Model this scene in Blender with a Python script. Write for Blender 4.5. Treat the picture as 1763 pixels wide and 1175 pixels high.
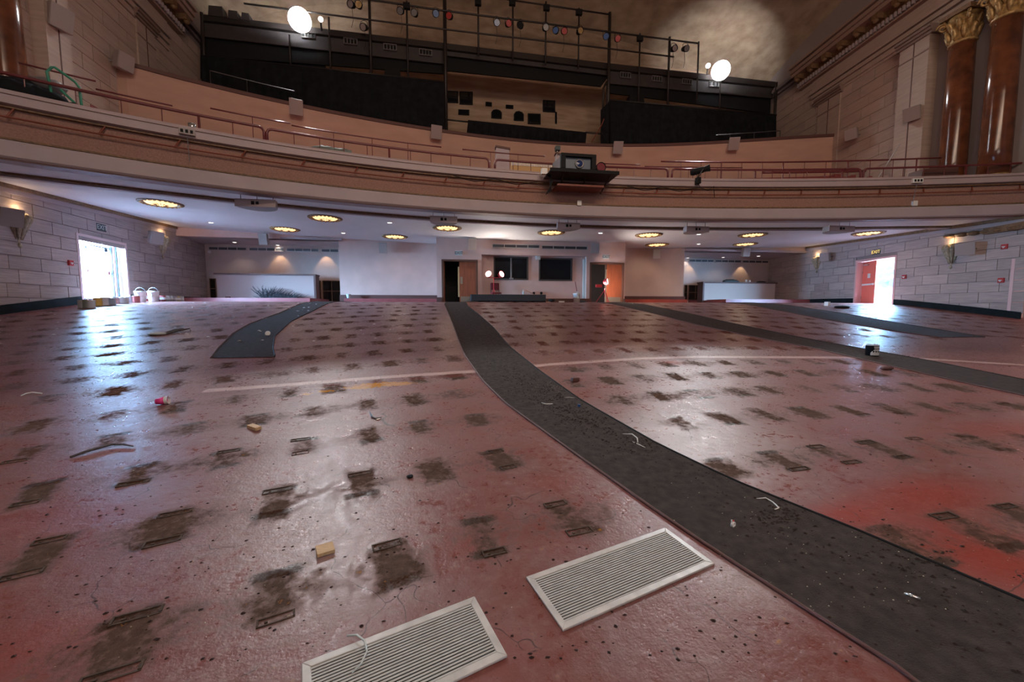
import bpy, math, random
import numpy as np
from mathutils import Vector, Matrix
random.seed(7); rng = np.random.default_rng(7)
SC = bpy.context.scene
for o in list(bpy.data.objects): bpy.data.objects.remove(o, do_unlink=True)
COL = SC.collection
PI = math.pi

# ------------------------------------------------------------------ camera
FOC, CX, CY = 685.6, 881.5, 587.5
YAW = math.radians(8.0); PITCH = math.atan(55.5 / FOC)
EYE = np.array([0.0, 0.0, 1.6])
FW = np.array([math.sin(YAW) * math.cos(PITCH), math.cos(YAW) * math.cos(PITCH), -math.sin(PITCH)])
RT = np.array([math.cos(YAW), -math.sin(YAW), 0.0])
UP = np.cross(RT, FW)
cam = bpy.data.cameras.new('camera'); camo = bpy.data.objects.new('camera', cam); COL.objects.link(camo)
cam.sensor_width = 36.0; cam.lens = FOC / 1763 * 36.0; cam.clip_start = 0.05; cam.clip_end = 300
camo.location = Vector(EYE)
camo.rotation_euler = Matrix([[RT[0], UP[0], -FW[0]], [RT[1], UP[1], -FW[1]], [RT[2], UP[2], -FW[2]]]).to_euler()
SC.camera = camo

# ------------------------------------------------------------------ world, exposure, main lights
SC.view_settings.view_transform = 'Standard'; SC.view_settings.look = 'None'
SC.view_settings.exposure = 0.0; SC.view_settings.gamma = 1.0; SC.view_settings.use_curve_mapping = False
w = bpy.data.worlds.new('daylight'); SC.world = w; w.use_nodes = True
w.node_tree.nodes['Background'].inputs[0].default_value = (0.29, 0.60, 1.0, 1)
w.node_tree.nodes['Background'].inputs[1].default_value = 370.0

def area(name, loc, target, size, power, color, sizey=None, spread=None, portal=False):
    l = bpy.data.lights.new(name, 'AREA'); l.energy = power; l.color = color
    l.shape = 'RECTANGLE' if sizey else 'SQUARE'; l.size = size
    if sizey: l.size_y = sizey
    if spread: l.spread = math.radians(spread)
    if portal: l.cycles.is_portal = True
    o = bpy.data.objects.new(name, l); COL.objects.link(o); o.location = loc
    o.rotation_euler = (Vector(target) - Vector(loc)).to_track_quat('-Z', 'Y').to_euler()
    return o
def point(name, loc, power, color, r=0.1):
    l = bpy.data.lights.new(name, 'POINT'); l.energy = power; l.color = color; l.shadow_soft_size = r
    o = bpy.data.objects.new(name, l); COL.objects.link(o); o.location = loc; return o
def spot(name, loc, target, power, color, r=0.1, ang=120, blend=0.5):
    l = bpy.data.lights.new(name, 'SPOT'); l.energy = power; l.color = color; l.shadow_soft_size = r
    l.spot_size = math.radians(ang); l.spot_blend = blend
    o = bpy.data.objects.new(name, l); COL.objects.link(o); o.location = loc
    o.rotation_euler = (Vector(target) - Vector(loc)).to_track_quat('-Z', 'Y').to_euler(); return o

# area fills added above and behind the photographer for the stage-side light
area('stage_side_fill', (4, -8.5, 9.5), (4, 18, 3.5), 10, 480, (1.0, 0.85, 0.80), 3)
area('stage_left_fill', (-2, -2, 14), (21, 16, 12), 5, 350, (1.0, 0.80, 0.66), 2)
area('stage_upper_fill', (4, -4, 15), (4, 25, 14), 12, 1200, (1.0, 0.74, 0.56), 2)
# daylight through the two side doors
area('left_door_portal', (-13.25, 16.8, 3.1), (0, 16.8, 3.1), 2.4, 1, (1, 1, 1), 2.4, portal=True)
area('right_door_portal', (21.1, 17.3, 3.1), (0, 17.3, 3.1), 2.4, 1, (1, 1, 1), 2.4, portal=True)

# ------------------------------------------------------------------ picking points on known planes
def ray(x, y): return FW + RT * (x - CX) / FOC - UP * (y - CY) / FOC
def atY(x, y, Y): d = ray(x, y); return EYE + d * (Y - EYE[1]) / d[1]
def atZ(x, y, Z): d = ray(x, y); return EYE + d * (Z - EYE[2]) / d[2]
def onpl(x, y, p0, n):
    d = ray(x, y); p0 = np.array(p0, float); return EYE + d * ((p0 - EYE) @ n) / (d @ n)
TY = [-3, 0, 2, 5, 9, 13, 16, 18, 20.3, 40]; TZ = [-.12, 0, .13, .39, .84, 1.41, 1.78, 1.90, 1.93, 1.93]
_yy = np.arange(-3, 40, .05)
_zz = np.interp(_yy, TY, TZ); _k = np.hanning(31); _k /= _k.sum()
_zp = np.pad(_zz, 15, mode='edge'); _zz = np.convolve(_zp, _k, mode='valid')
def F(Y): return np.interp(Y, _yy, _zz)
def fl(x, y):
    d = ray(x, y); t = 0.3
    while t < 45:
        p = EYE + d * t
        if p[2] < F(p[1]):
            lo, hi = t - .05, t
            for _ in range(24):
                m = (lo + hi) / 2; p = EYE + d * m
                if p[2] < F(p[1]): hi = m
                else: lo = m
            return p
        t += .05
    return EYE + d * 20
def slope(Y): return math.atan((F(Y + .05) - F(Y - .05)) / .1)

# ------------------------------------------------------------------ materials
def newmat(name):
    m = bpy.data.materials.new(name); m.use_nodes = True
    nt = m.node_tree; return m, nt, nt.nodes['Principled BSDF']
def mat(name, col, rough=0.6, metal=0.0, var=0.0, scale=8.0, stretch=(1, 1, 1), bump=0.0, bscale=None, col2=None, spec=0.5, emit=None, estr=0, rand=0.0):
    m, nt, b = newmat(name); N, L = nt.nodes, nt.links
    b.inputs['Base Color'].default_value = (*col, 1); b.inputs['Roughness'].default_value = rough
    b.inputs['Metallic'].default_value = metal; b.inputs['Specular IOR Level'].default_value = spec
    if emit: b.inputs['Emission Color'].default_value = (*emit, 1); b.inputs['Emission Strength'].default_value = estr
    if var or bump or col2 or rand:
        g = N.new('ShaderNodeNewGeometry'); mp = N.new('ShaderNodeMapping'); mp.inputs['Scale'].default_value = stretch
        L.new(g.outputs['Position'], mp.inputs[0])
        n = N.new('ShaderNodeTexNoise'); n.inputs['Scale'].default_value = scale; n.inputs['Detail'].default_value = 6
        L.new(mp.outputs[0], n.inputs[0])
        mx = N.new('ShaderNodeMix'); mx.data_type = 'RGBA'
        c2 = col2 or tuple(c * (1 - var) for c in col); c1 = col if col2 else tuple(min(1, c * (1 + var * .6)) for c in col)
        mx.inputs[6].default_value = (*c1, 1); mx.inputs[7].default_value = (*c2, 1)
        rp = N.new('ShaderNodeMapRange'); rp.inputs[1].default_value = .3; rp.inputs[2].default_value = .7
        L.new(n.outputs[0], rp.inputs[0]); L.new(rp.outputs[0], mx.inputs[0]); out = mx.outputs[2]
        if rand:
            oi = N.new('ShaderNodeObjectInfo'); r2 = N.new('ShaderNodeMapRange')
            r2.inputs[3].default_value = 1 - rand; r2.inputs[4].default_value = 1 + rand
            L.new(oi.outputs['Random'], r2.inputs[0]); h = N.new('ShaderNodeHueSaturation')
            L.new(r2.outputs[0], h.inputs['Value']); L.new(out, h.inputs['Color']); out = h.outputs[0]
        L.new(out, b.inputs['Base Color'])
        if bump:
            bp = N.new('ShaderNodeBump'); bp.inputs['Strength'].default_value = bump; bp.inputs['Distance'].default_value = .02
            if bscale:
                n2 = N.new('ShaderNodeTexNoise'); n2.inputs['Scale'].default_value = bscale; n2.inputs['Detail'].default_value = 4
                L.new(mp.outputs[0], n2.inputs[0]); L.new(n2.outputs[0], bp.inputs['Height'])
            else: L.new(n.outputs[0], bp.inputs['Height'])
            L.new(bp.outputs[0], b.inputs['Normal'])
    return m
def emat(name, col, s):
    m, nt, b = newmat(name); b.inputs['Base Color'].default_value = (*col, 1)
    b.inputs['Emission Color'].default_value = (*col, 1); b.inputs['Emission Strength'].default_value = s; return m

M = {}
M['stone'] = mat('stone', (.43, .355, .335), .75, var=.22, scale=3.5, stretch=(.5, .5, 9), bump=.25, rand=.10)
M['stone_joint'] = mat('stone_joint', (.29, .24, .23), .9)
M['stone_daylit'] = mat('pink_lit_stone', (.66, .42, .40), .75, var=.15, scale=3, stretch=(.5, .5, 9), rand=.06)
M['stone_up'] = mat('upper_stone', (.47, .36, .30), .85, var=.12, scale=2.5, stretch=(.5, .5, 5), rand=.06)
M['plain'] = mat('pink_plaster', (.72, .51, .45), .8, var=.08, scale=1.5, bump=.05)
M['plain2'] = mat('beige_plaster', (.60, .48, .43), .8, var=.08, scale=1.5)
M['salmon'] = mat('salmon_plaster', (.55, .345, .26), .75, var=.10, scale=.8, stretch=(1, 1, 3), bump=.05)
M['cream'] = mat('cream_paint', (.45, .37, .38), .6, var=.07, scale=1.2)
M['ledge'] = mat('ledge_paint', (.43, .34, .34), .55, var=.08, scale=1.5)
M['fascia'] = mat('fascia_textile', (.34, .19, .145), .9, var=.22, scale=28, bump=.25)
M['ceil'] = mat('soffit_plaster', (.80, .80, .82), .7, var=.05, scale=.8, bump=.03)
M['dome'] = mat('dome_plaster', (.42, .31, .22), .9, var=.45, scale=1.1, stretch=(1, 1, 2.5), bump=.6, bscale=6, col2=(.25, .17, .115))
M['wood_wall'] = mat('stained_wall', (.54, .385, .27), .8, var=.3, scale=1.0, stretch=(.6, .6, 4), col2=(.36, .235, .155))
M['black'] = mat('black_paint', (.009, .009, .010), .7, spec=.25)
M['blackcloth'] = mat('black_drape', (.015, .015, .018), .95, var=.3, scale=3, spec=.1)
M['darkgrey'] = mat('dark_grey_panel', (.045, .038, .037), .6, var=.2, scale=3)
M['pipe'] = mat('dark_pipe', (.035, .028, .026), .45, metal=.3)
M['redrail'] = mat('oxblood_enamel', (.14, .025, .026), .28, var=.15, scale=6)
M['redpipe'] = mat('rust_red_pipe', (.22, .05, .025), .5, var=.2, scale=5)
M['base'] = mat('base_black', (.010, .016, .019), .8, var=.3, scale=5, spec=.15)
M['basebrown'] = mat('base_brown', (.11, .045, .035), .6)
M['platform'] = mat('red_step_paint', (.30, .075, .075), .45, var=.2, scale=3)
M['platform2'] = mat('bright_red_paint', (.42, .07, .04), .4, var=.2, scale=3)
M['doorwood'] = mat('red_brown_veneer', (.30, .075, .03), .4, var=.25, scale=3, stretch=(6, 6, .6))
M['doorframe'] = mat('brown_frame', (.13, .055, .035), .5)
M['doorred'] = mat('red_door_paint', (.80, .17, .12), .45)
M['kick'] = mat('kick_plate', (.30, .24, .18), .35, metal=.6)
M['gold'] = mat('gilt_plaster', (.50, .32, .13), .42, metal=.35, var=.55, scale=9)
M['giltdark'] = mat('gilt_trim', (.20, .11, .05), .6, var=.4, scale=12)
M['marble'] = mat('red_marble', (.19, .062, .026), .18, var=.4, scale=2.6, col2=(.085, .03, .017))
M['palegilt'] = mat('pale_gilt_plaster', (.44, .36, .24), .6, var=.45, scale=14)
M['dark_stone'] = mat('dark_trim_stone', (.20, .16, .17), .8, var=.15, scale=3, stretch=(.5, .5, 9))  # darker stone, used on the plain cornice
M['speaker'] = mat('cream_speaker', (.36, .31, .29), .6, var=.04, scale=20)
M['grille'] = mat('speaker_grille', (.36, .30, .28), .75, var=.05, scale=40)
M['white'] = mat('white_plastic', (.80, .79, .76), .4)
M['whitemetal'] = mat('white_enamel', (.62, .60, .57), .35, var=.18, scale=14)
M['ventbar'] = mat('pale_grey_slat', (.52, .51, .49), .6, var=.10, scale=20)
M['grey'] = mat('grey_metal', (.25, .24, .24), .4, metal=.5)
M['glassdark'] = mat('dark_glass', (.012, .012, .014), .08)
M['ventdark'] = mat('vent_dark', (.05, .05, .055), .6)
M['ventframe'] = mat('vent_frame', (.55, .48, .44), .5)
M['wood'] = mat('pale_pine', (.62, .41, .20), .6, var=.22, scale=20, stretch=(1, 5, 1))
M['bark'] = mat('grey_bark', (.10, .08, .07), .85, var=.4, scale=30)
M['pink'] = mat('hot_pink_plastic', (.85, .05, .28), .35)
M['green'] = mat('green_enamel', (.05, .25, .15), .35)
M['maroon'] = mat('maroon_upholstery', (.18, .02, .03), .7)
M['safety'] = mat('red_tripod_enamel', (.60, .03, .035), .35)
M['yellow'] = mat('ochre_spill', (.48, .21, .03), .6, var=.4, scale=25)
M['blue'] = mat('blue_gel', (.03, .10, .30), .3); M['redgel'] = mat('red_gel', (.45, .05, .04), .3)
M['silver'] = mat('bright_metal', (.7, .7, .7), .25, metal=.9)
M['cardboard'] = mat('cardboard', (.42, .25, .12), .8)
M['warmlit'] = emat('warm_lamp_glass', (1.0, .66, .30), 1.5)
M['downlit'] = emat('downlight_glass', (1.0, .93, .85), 5.0)
M['flood'] = emat('floodlight_lens', (.93, .97, 1.0), 800.0)
M['work'] = emat('worklight_lens', (1.0, .93, .85), 7.0)
M['exitlit'] = emat('exit_letters_amber', (1.0, .68, .2), 1.1)
M['exitface'] = mat('exit_face', (.62, .68, .66), .5)
M['exitdark'] = mat('exit_dark', (.03, .05, .05), .5)
M['label'] = mat('paper_label', (.75, .74, .70), .6)

# ------------------------------------------------------------------ mesh helpers
class MB:
    def __init__(s): s.v = []; s.f = []; s.M = None; s.smooth = False
    def xf(s, M_): s.M = M_; return s
    def add(s, vs, fs):
        b = len(s.v)
        for p in vs:
            p = Vector(p)
            if s.M is not None: p = s.M @ p
            s.v.append(p)
        s.f += [tuple(b + i for i in f) for f in fs]
    def box(s, x0, x1, y0, y1, z0, z1):
        s.add([(x0, y0, z0), (x1, y0, z0), (x1, y1, z0), (x0, y1, z0), (x0, y0, z1), (x1, y0, z1), (x1, y1, z1), (x0, y1, z1)],
              [(0, 3, 2, 1), (4, 5, 6, 7), (0, 1, 5, 4), (1, 2, 6, 5), (2, 3, 7, 6), (3, 0, 4, 7)]); return s
    def hexa(s, a, b):   # two quads (lists of 4 pts), joined
        s.add(list(a) + list(b), [(0, 3, 2, 1), (4, 5, 6, 7), (0, 1, 5, 4), (1, 2, 6, 5), (2, 3, 7, 6), (3, 0, 4, 7)]); return s
    def prism(s, poly, d):  # poly: list of 3D points, extruded by vector d
        n = len(poly); d = Vector(d); p2 = [Vector(p) + d for p in poly]
        s.add([Vector(p) for p in poly] + p2, [tuple(range(n))[::-1], tuple(range(n, 2 * n))] + [(i, (i + 1) % n, n + (i + 1) % n, n + i) for i in range(n)]); return s
    def tube(s, pts, r, seg=8, cap=True):
        pts = [Vector(p) for p in pts]; n = len(pts); rs = r if isinstance(r, (list, tuple)) else [r] * n
        vs = []; prev = None
        for i, p in enumerate(pts):
            t = (pts[min(i + 1, n - 1)] - pts[max(i - 1, 0)]).normalized()
            if prev is None: a = t.orthogonal().normalized()
            else:
                a = (prev - t * prev.dot(t))
                a = a.normalized() if a.length > 1e-6 else t.orthogonal().normalized()
            prev = a; bb = t.cross(a)
            for k in range(seg):
                an = 2 * PI * k / seg; vs.append(p + (a * math.cos(an) + bb * math.sin(an)) * rs[i])
        fs = [(i * seg + k, i * seg + (k + 1) % seg, (i + 1) * seg + (k + 1) % seg, (i + 1) * seg + k) for i in range(n - 1) for k in range(seg)]
        if cap: fs += [tuple(range(seg))[::-1], tuple((n - 1) * seg + k for k in range(seg))]
        s.add(vs, fs); return s
    def lathe(s, prof, c=(0, 0, 0), seg=24, cap=True):
        vs = [(c[0] + r * math.cos(2 * PI * k / seg), c[1] + r * math.sin(2 * PI * k / seg), c[2] + z) for r, z in prof for k in range(seg)]
        n = len(prof)
        fs = [(i * seg + k, i * seg + (k + 1) % seg, (i + 1) * seg + (k + 1) % seg, (i + 1) * seg + k) for i in range(n - 1) for k in range(seg)]
        if cap: fs += [tuple(range(seg))[::-1]]
        if cap is True: fs += [tuple((n - 1) * seg + k for k in range(seg))]
        s.add(vs, fs); return s
    def ball(s, c, r, sx=1, sy=1, sz=1, seg=12, rings=8):
        prof = [(max(.001, math.sin(PI * i / rings)), -math.cos(PI * i / rings)) for i in range(rings + 1)]
        vs = [(c[0] + r * sx * q * math.cos(2 * PI * k / seg), c[1] + r * sy * q * math.sin(2 * PI * k / seg), c[2] + r * sz * z) for q, z in prof for k in range(seg)]
        fs = [(i * seg + k, i * seg + (k + 1) % seg, (i + 1) * seg + (k + 1) % seg, (i + 1) * seg + k) for i in range(rings) for k in range(seg)]
        s.add(vs, fs); return s
ORG = {}
def link(o): COL.objects.link(o); return o
def obj(name, mb, m, parent=None, smooth=False, bevel=0):
    org = ORG.get(parent.name, Vector((0, 0, 0))) if parent else Vector((0, 0, 0))
    me = bpy.data.meshes.new(name); me.from_pydata([tuple(v - org) for v in mb.v], [], mb.f); me.update()
    me.materials.append(m)
    if smooth: me.polygons.foreach_set('use_smooth', [True] * len(me.polygons))
    o = bpy.data.objects.new(name, me); link(o)
    if parent: o.parent = parent; ORG[o.name] = org
    if bevel:
        b = o.modifiers.new('bevel', 'BEVEL'); b.width = bevel; b.segments = 2; b.limit_method = 'ANGLE'
    return o
def thing(name, label, cat, loc, group=None):
    o = bpy.data.objects.new(name, None); link(o); o.location = Vector(loc); o.empty_display_size = .1
    o['label'] = label; o['category'] = cat
    if group: o['group'] = group
    ORG[o.name] = Vector(loc); return o
def tag(o, label=None, cat=None, group=None, kind=None):
    if label: o['label'] = label
    if cat: o['category'] = cat
    if group: o['group'] = group
    if kind: o['kind'] = kind
    return o
def S(o, label=None): o['kind'] = 'structure'; (label and o.__setitem__('label', label)); return o
def frame(loc, fwd, up=(0, 0, 1)):   # local +y = fwd, +z = up-ish
    y = Vector(fwd).normalized(); x = y.cross(Vector(up)).normalized(); z = x.cross(y)
    return Matrix(((x.x, y.x, z.x, loc[0]), (x.y, y.y, z.y, loc[1]), (x.z, y.z, z.z, loc[2]), (0, 0, 0, 1)))
def T(loc, rz=0, rx=0, ry=0):
    return Matrix.Translation(Vector(loc)) @ Matrix.Rotation(rz, 4, 'Z') @ Matrix.Rotation(ry, 4, 'Y') @ Matrix.Rotation(rx, 4, 'X')
def panel(mb, O, U, W_, H_, holes, th):   # wall of boxes: O origin, U unit dir, N = thickness dir; holes (u0,u1,v0,v1)
    U = Vector(U).normalized(); Nn = Vector((-U.y, U.x, 0)); O = Vector(O)
    us = sorted({0, W_} | {h[0] for h in holes} | {h[1] for h in holes}); vs = sorted({0, H_} | {h[2] for h in holes} | {h[3] for h in holes})
    for a, b in zip(us, us[1:]):
        for c, d in zip(vs, vs[1:]):
            um, vm = (a + b) / 2, (c + d) / 2
            if any(h[0] < um < h[1] and h[2] < vm < h[3] for h in holes): continue
            q = [O + U * a + Vector((0, 0, c)), O + U * b + Vector((0, 0, c)), O + U * b + Vector((0, 0, d)), O + U * a + Vector((0, 0, d))]
            mb.prism(q, Nn * th)
    return mb
def sweep(mb, stations, prof, closed=True):   # stations: list of (P, n) ; prof: (out, z)
    k = len(prof); vs = []
    for P, n in stations:
        for o_, z in prof: vs.append((P[0] + n[0] * o_, P[1] + n[1] * o_, z))
    fs = []
    for i in range(len(stations) - 1):
        for j in range(k if closed else k - 1):
            a, b = i * k + j, i * k + (j + 1) % k; fs.append((a, b, b + k, a + k))
    if closed: fs += [tuple(range(k)), tuple((len(stations) - 1) * k + j for j in range(k))[::-1]]
    mb.add(vs, fs); return mb

# ------------------------------------------------------------------ floor
C0 = np.array([5.0, -14.7])
xs = np.concatenate([np.arange(-16, -6, .12), np.arange(-6, 9, .03), np.arange(9, 24.6, .12)])
ys = np.concatenate([np.arange(-2, .9, .2), np.arange(.9, 6.5, .022), np.arange(6.5, 12, .045), np.arange(12, 30, .12)])
X, Y = np.meshgrid(xs, ys); Z = F(Y)
R_ = np.hypot(X - C0[0], Y - C0[1]); TH = np.arctan2(X - C0[0], Y - C0[1])
stain = np.zeros_like(X); bars = np.zeros_like(X); strip = np.zeros_like(X); redp = np.zeros_like(X)
AL = [(765, 525), (780, 560), (800, 612), (830, 655), (870, 695), (1000, 790), (1120, 875), (1230, 950), (1400, 1060), (1580, 1175)]
AR = [(805, 527), (850, 565), (880, 600), (930, 640), (1000, 690), (1130, 765), (1260, 828), (1500, 925), (1763, 1038)]
def curve(pts): q = np.array([fl(*p)[:2] for p in pts]); return q[np.argsort(q[:, 1])]
qAL, qAR = curve(AL), curve(AR)
qLL = curve([(530, 521), (480, 540), (430, 558), (400, 575), (375, 600), (362, 618)]); qLR = curve([(575, 521), (535, 538), (500, 555), (473, 580), (470, 600), (474, 615)])
qR1a = curve([(1050, 524), (1200, 560), (1400, 600), (1550, 635), (1763, 682), (1900, 715), (2000, 740)]); qR1b = curve([(1100, 524), (1250, 555), (1450, 595), (1600, 622), (1763, 655), (1900, 682), (2050, 712)])
qR2a = curve([(1230, 521), (1400, 547), (1540, 571), (1650, 586)]); qR2b = curve([(1300, 522), (1450, 540), (1560, 559), (1690, 580)])
def atc(q, y): return np.interp(y, q[:, 1], q[:, 0])
def inaisle(x, y):
    for a, b in ((qAL, qAR), (qLL, qLR), (qR1a, qR1b), (qR2a, qR2b)):
        y0, y1 = a[0, 1] - .05, a[-1, 1] + 3
        if y0 < y < y1 and atc(a, y) - .12 < x < atc(b, y) + .12: return True
    return False
# row radii with the pixel of one scar each (phase)
rows = []
for r, ph in ((17.78, (680, 985)), (18.75, (475, 865)), (19.75, (520, 763)), (20.73, (541, 706)), (21.62, None)):
    p = fl(*ph) if ph else None
    rows.append((r, math.atan2(p[0] - 5, p[1] + 14.7) if p is not None else .01))
rowsR = [(16.85, fl(1660, 905)), (17.96, fl(1440, 785)), (18.98, fl(1260, 727)), (19.88, fl(1205, 680)), (20.72, fl(1225, 648)), (21.5, None)]
SCARS = []
def scar(th, r, s_=1.0, bar=1.0):
    x, y = 5 + r * math.sin(th), -14.7 + r * math.cos(th)
    if not (.6 < y < 20.2) or inaisle(x, y): return
    # keep within the walls
    if x < -12.2 or x > 20.0 - (14 - min(y, 14)) * .05: return
    SCARS.append((x, y, th, s_, bar, r))
for r, th0 in rows:
    d = .585 / r; 
    for k in range(-60, 60):
        th = th0 + k * d
        x, y = 5 + r * math.sin(th), -14.7 + r * math.cos(th)
        if x > atc(qAL, y) - .08: continue
        scar(th + random.uniform(-.0012, .0012), r + random.uniform(-.02, .02))
for r, p in rowsR:
    th0 = math.atan2(p[0] - 5, p[1] + 14.7) if p is not None else 0; d = .60 / r
    for k in range(-60, 60):
        th = th0 + k * d; x, y = 5 + r * math.sin(th), -14.7 + r * math.cos(th)
        if x < atc(qAR, y) + .08: continue
        if y < 7.4 and x > (atc(qR1a, y) if y > qR1a[0, 1] else 99): continue
        scar(th, r)
r = 22.75
while r < 35:
    d = .60 / r; o_ = random.uniform(0, d)
    for k in range(-70, 70):
        th = o_ + k * d; x, y = 5 + r * math.sin(th), -14.7 + r * math.cos(th)
        if x > atc(qR1b, y) and y < 8.6: continue
        scar(th, r, .95)
    r += .96
for (x, y, th, s_, bar, r) in SCARS:
    amp = random.uniform(.58, 1.0); lr = .205 * random.uniform(.8, 1.15); th = th + random.uniform(-.14, .14); x += random.uniform(-.02, .02)
    wx = .115 * random.uniform(.7, 1.3)
    i0, i1 = np.searchsorted(ys, y - .5), np.searchsorted(ys, y + .5); j0, j1 = np.searchsorted(xs, x - .6), np.searchsorted(xs, x + .6)
    dx, dy = X[i0:i1, j0:j1] - x, Y[i0:i1, j0:j1] - y
    rr = dx * math.sin(th) + dy * math.cos(th); tt = dx * math.cos(th) - dy * math.sin(th)
    a = np.clip(1.55 - np.maximum(np.abs(rr) / lr, np.abs(tt) / wx), 0, 1) * amp
    g = .58 * np.exp(-(rr / .22) ** 2 - (tt / (.42)) ** 2) * random.uniform(.5, 1.15)
    sl = stain[i0:i1, j0:j1]; np.maximum(sl, np.maximum(a, g), out=sl)
    for s in (-1, 1):
        if random.random() < .85 * bar:
            b = np.clip(1.8 - np.maximum(np.abs(rr - s * .165) / .034, np.abs(tt) / .105) , 0, 1) * random.uniform(.5, 1)
            bl = bars[i0:i1, j0:j1]; np.maximum(bl, b, out=bl)
# worn cross-aisle paint line where the front curb stood
sp = np.array([atZ(0, 0, 3)[:2]] * 0 + [fl(*p)[:2] for p in [(348, 674), (420, 669), (500, 663), (650, 651), (820, 640), (950, 628), (1100, 618), (1200, 615), (1440, 616), (1600, 619), (1763, 629)]])
spy = np.interp(X, sp[:, 0], sp[:, 1], left=-99, right=sp[-1, 1] - .1)
dS = Y - spy
strip += np.clip(1.4 - np.abs(dS - .02) / .085, 0, 1) * (X > sp[0, 0])
dark2 = np.clip(1.4 - np.abs(dS + .17) / .08, 0, 1) * (X > sp[0, 0] - .5)
# saturated, freshly exposed red paint
def blob(p, rx, ry, a, rot=0):
    q = fl(*p); dx, dy = X - q[0], Y - q[1]; c, s = math.cos(rot), math.sin(rot)
    u_, v_ = dx * c + dy * s, -dx * s + dy * c
    return a * np.exp(-(u_ / rx) ** 2 - (v_ / ry) ** 2)
for b in (((1600, 850), .75, .28, 1.0, .1), ((1700, 960), .55, .4, 1.1, 0), ((1440, 890), .4, .16, .9, .2), ((1740, 740), 1.2, .35, .7, 0), ((960, 830), .5, .25, .55, 0), ((800, 940), .25, .2, .5, 0),
          ((60, 900), .9, .4, .55, 0), ((40, 1120), .6, .3, .65, 0), ((800, 1140), .6, .3, .5, 0), ((1500, 585), 2.2, .5, .55, 0), ((1150, 623), .32, .3, 1.2, 0), ((1000, 590), 3.0, 1.0, .35, 0), ((1180, 521), .8, 1.0, 1.3, 0),
          ((20, 640), 1.5, .7, .5, 0), ((1250, 1100), .4, .2, .25, 0)):
    redp += blob(*b)
yel = np.zeros_like(X)
for b in (((665, 662), .40, .10, 1.1, .06), ((620, 668), .18, .06, .9, 0), ((560, 674), .12, .05, .8, .0), ((528, 679), .07, .04, .8, 0)): yel += blob(*b)
glare = blob((1180, 760), 1.3, 1.0, .9) + blob((1280, 1000), .30, .22, .9) + blob((540, 880), .9, .8, .6) + blob((400, 730), 2.0, 1.0, .35) + blob((1150, 640), 2.5, .6, .45) + blob((560, 1000), .5, .5, .5)  # floodlight glare on the floor, painted in as a paler colour
glare = glare * np.clip((spy + .6 - Y) / .5, 0, 1)
nY, nX = X.shape
me = bpy.data.meshes.new('floor')
co = np.stack([X, Y, Z], -1).reshape(-1, 3).astype(np.float32)
idx = np.arange(nY * nX).reshape(nY, nX)
q = np.stack([idx[:-1, :-1], idx[:-1, 1:], idx[1:, 1:], idx[1:, :-1]], -1).reshape(-1, 4)
me.vertices.add(len(co)); me.vertices.foreach_set('co', co.ravel())
me.loops.add(q.size); me.loops.foreach_set('vertex_index', q.ravel().astype(np.int32))
me.polygons.add(len(q)); me.polygons.foreach_set('loop_start', np.arange(0, q.size, 4, dtype=np.int32))
me.update(); me.validate(); me.polygons.foreach_set('use_smooth', np.ones(len(q), bool))
def attr(name, a, b, c, d):
    at = me.attributes.new(name, 'FLOAT_COLOR', 'POINT')
    at.data.foreach_set('color', np.stack([a, b, c, d], -1).astype(np.float32).ravel())
attr('wear', stain, bars, strip, redp); attr('wear_glare', yel, glare, dark2, np.clip((Y - spy) / .2, 0, 1) * np.clip((X - np.interp(Y, qAR[:, 1], qAR[:, 0])) / .3 + .35, .35, 1))
floor = bpy.data.objects.new('floor', me); link(floor); S(floor, 'raked auditorium floor in worn dusty red paint with seat scars')

m, nt, b = newmat('worn_red_floor'); N, L = nt.nodes, nt.links
geo = N.new('ShaderNodeNewGeometry')
def noise(scale, detail=5, rough=.55, stretch=None):
    n = N.new('ShaderNodeTexNoise'); n.inputs['Scale'].default_value = scale; n.inputs['Detail'].default_value = detail; n.inputs['Roughness'].default_value = rough
    if stretch:
        mp = N.new('ShaderNodeMapping'); mp.inputs['Scale'].default_value = stretch; L.new(geo.outputs['Position'], mp.inputs[0]); L.new(mp.outputs[0], n.inputs[0])
    else: L.new(geo.outputs['Position'], n.inputs[0])
    return n.outputs[0]
def mth(op, a, b_=None, clamp=False):
    n = N.new('ShaderNodeMath'); n.operation = op; n.use_clamp = clamp
    for i, v in enumerate((a, b_)):
        if v is None: continue
        if isinstance(v, (int, float)): n.inputs[i].default_value = v
        else: L.new(v, n.inputs[i])
    return n.outputs[0]
def rng_(v, a, b_, c=0, d=1):
    n = N.new('ShaderNodeMapRange'); L.new(v, n.inputs[0])
    for i, k in enumerate((a, b_, c, d)): n.inputs[i + 1].default_value = k
    return n.outputs[0]
def mixc(fac, a, b_):
    n = N.new('ShaderNodeMix'); n.data_type = 'RGBA'
    if isinstance(fac, (int, float)): n.inputs[0].default_value = fac
    else: L.new(fac, n.inputs[0])
    for i, v in ((6, a), (7, b_)):
        if isinstance(v, tuple): n.inputs[i].default_value = (*v, 1)
        else: L.new(v, n.inputs[i])
    return n.outputs[2]
a1 = N.new('ShaderNodeAttribute'); a1.attribute_name = 'wear'; s1 = N.new('ShaderNodeSeparateColor'); L.new(a1.outputs['Color'], s1.inputs[0])
a2 = N.new('ShaderNodeAttribute'); a2.attribute_name = 'wear_glare'; s2 = N.new('ShaderNodeSeparateColor'); L.new(a2.outputs['Color'], s2.inputs[0])
nL, nM, nF, nG = noise(.55, 5), noise(3.2, 7, .62), noise(17, 6, .65), noise(70, 4, .6)
col = mixc(rng_(nL, .35, .65), (.225, .080, .068), (.195, .056, .045))
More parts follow.
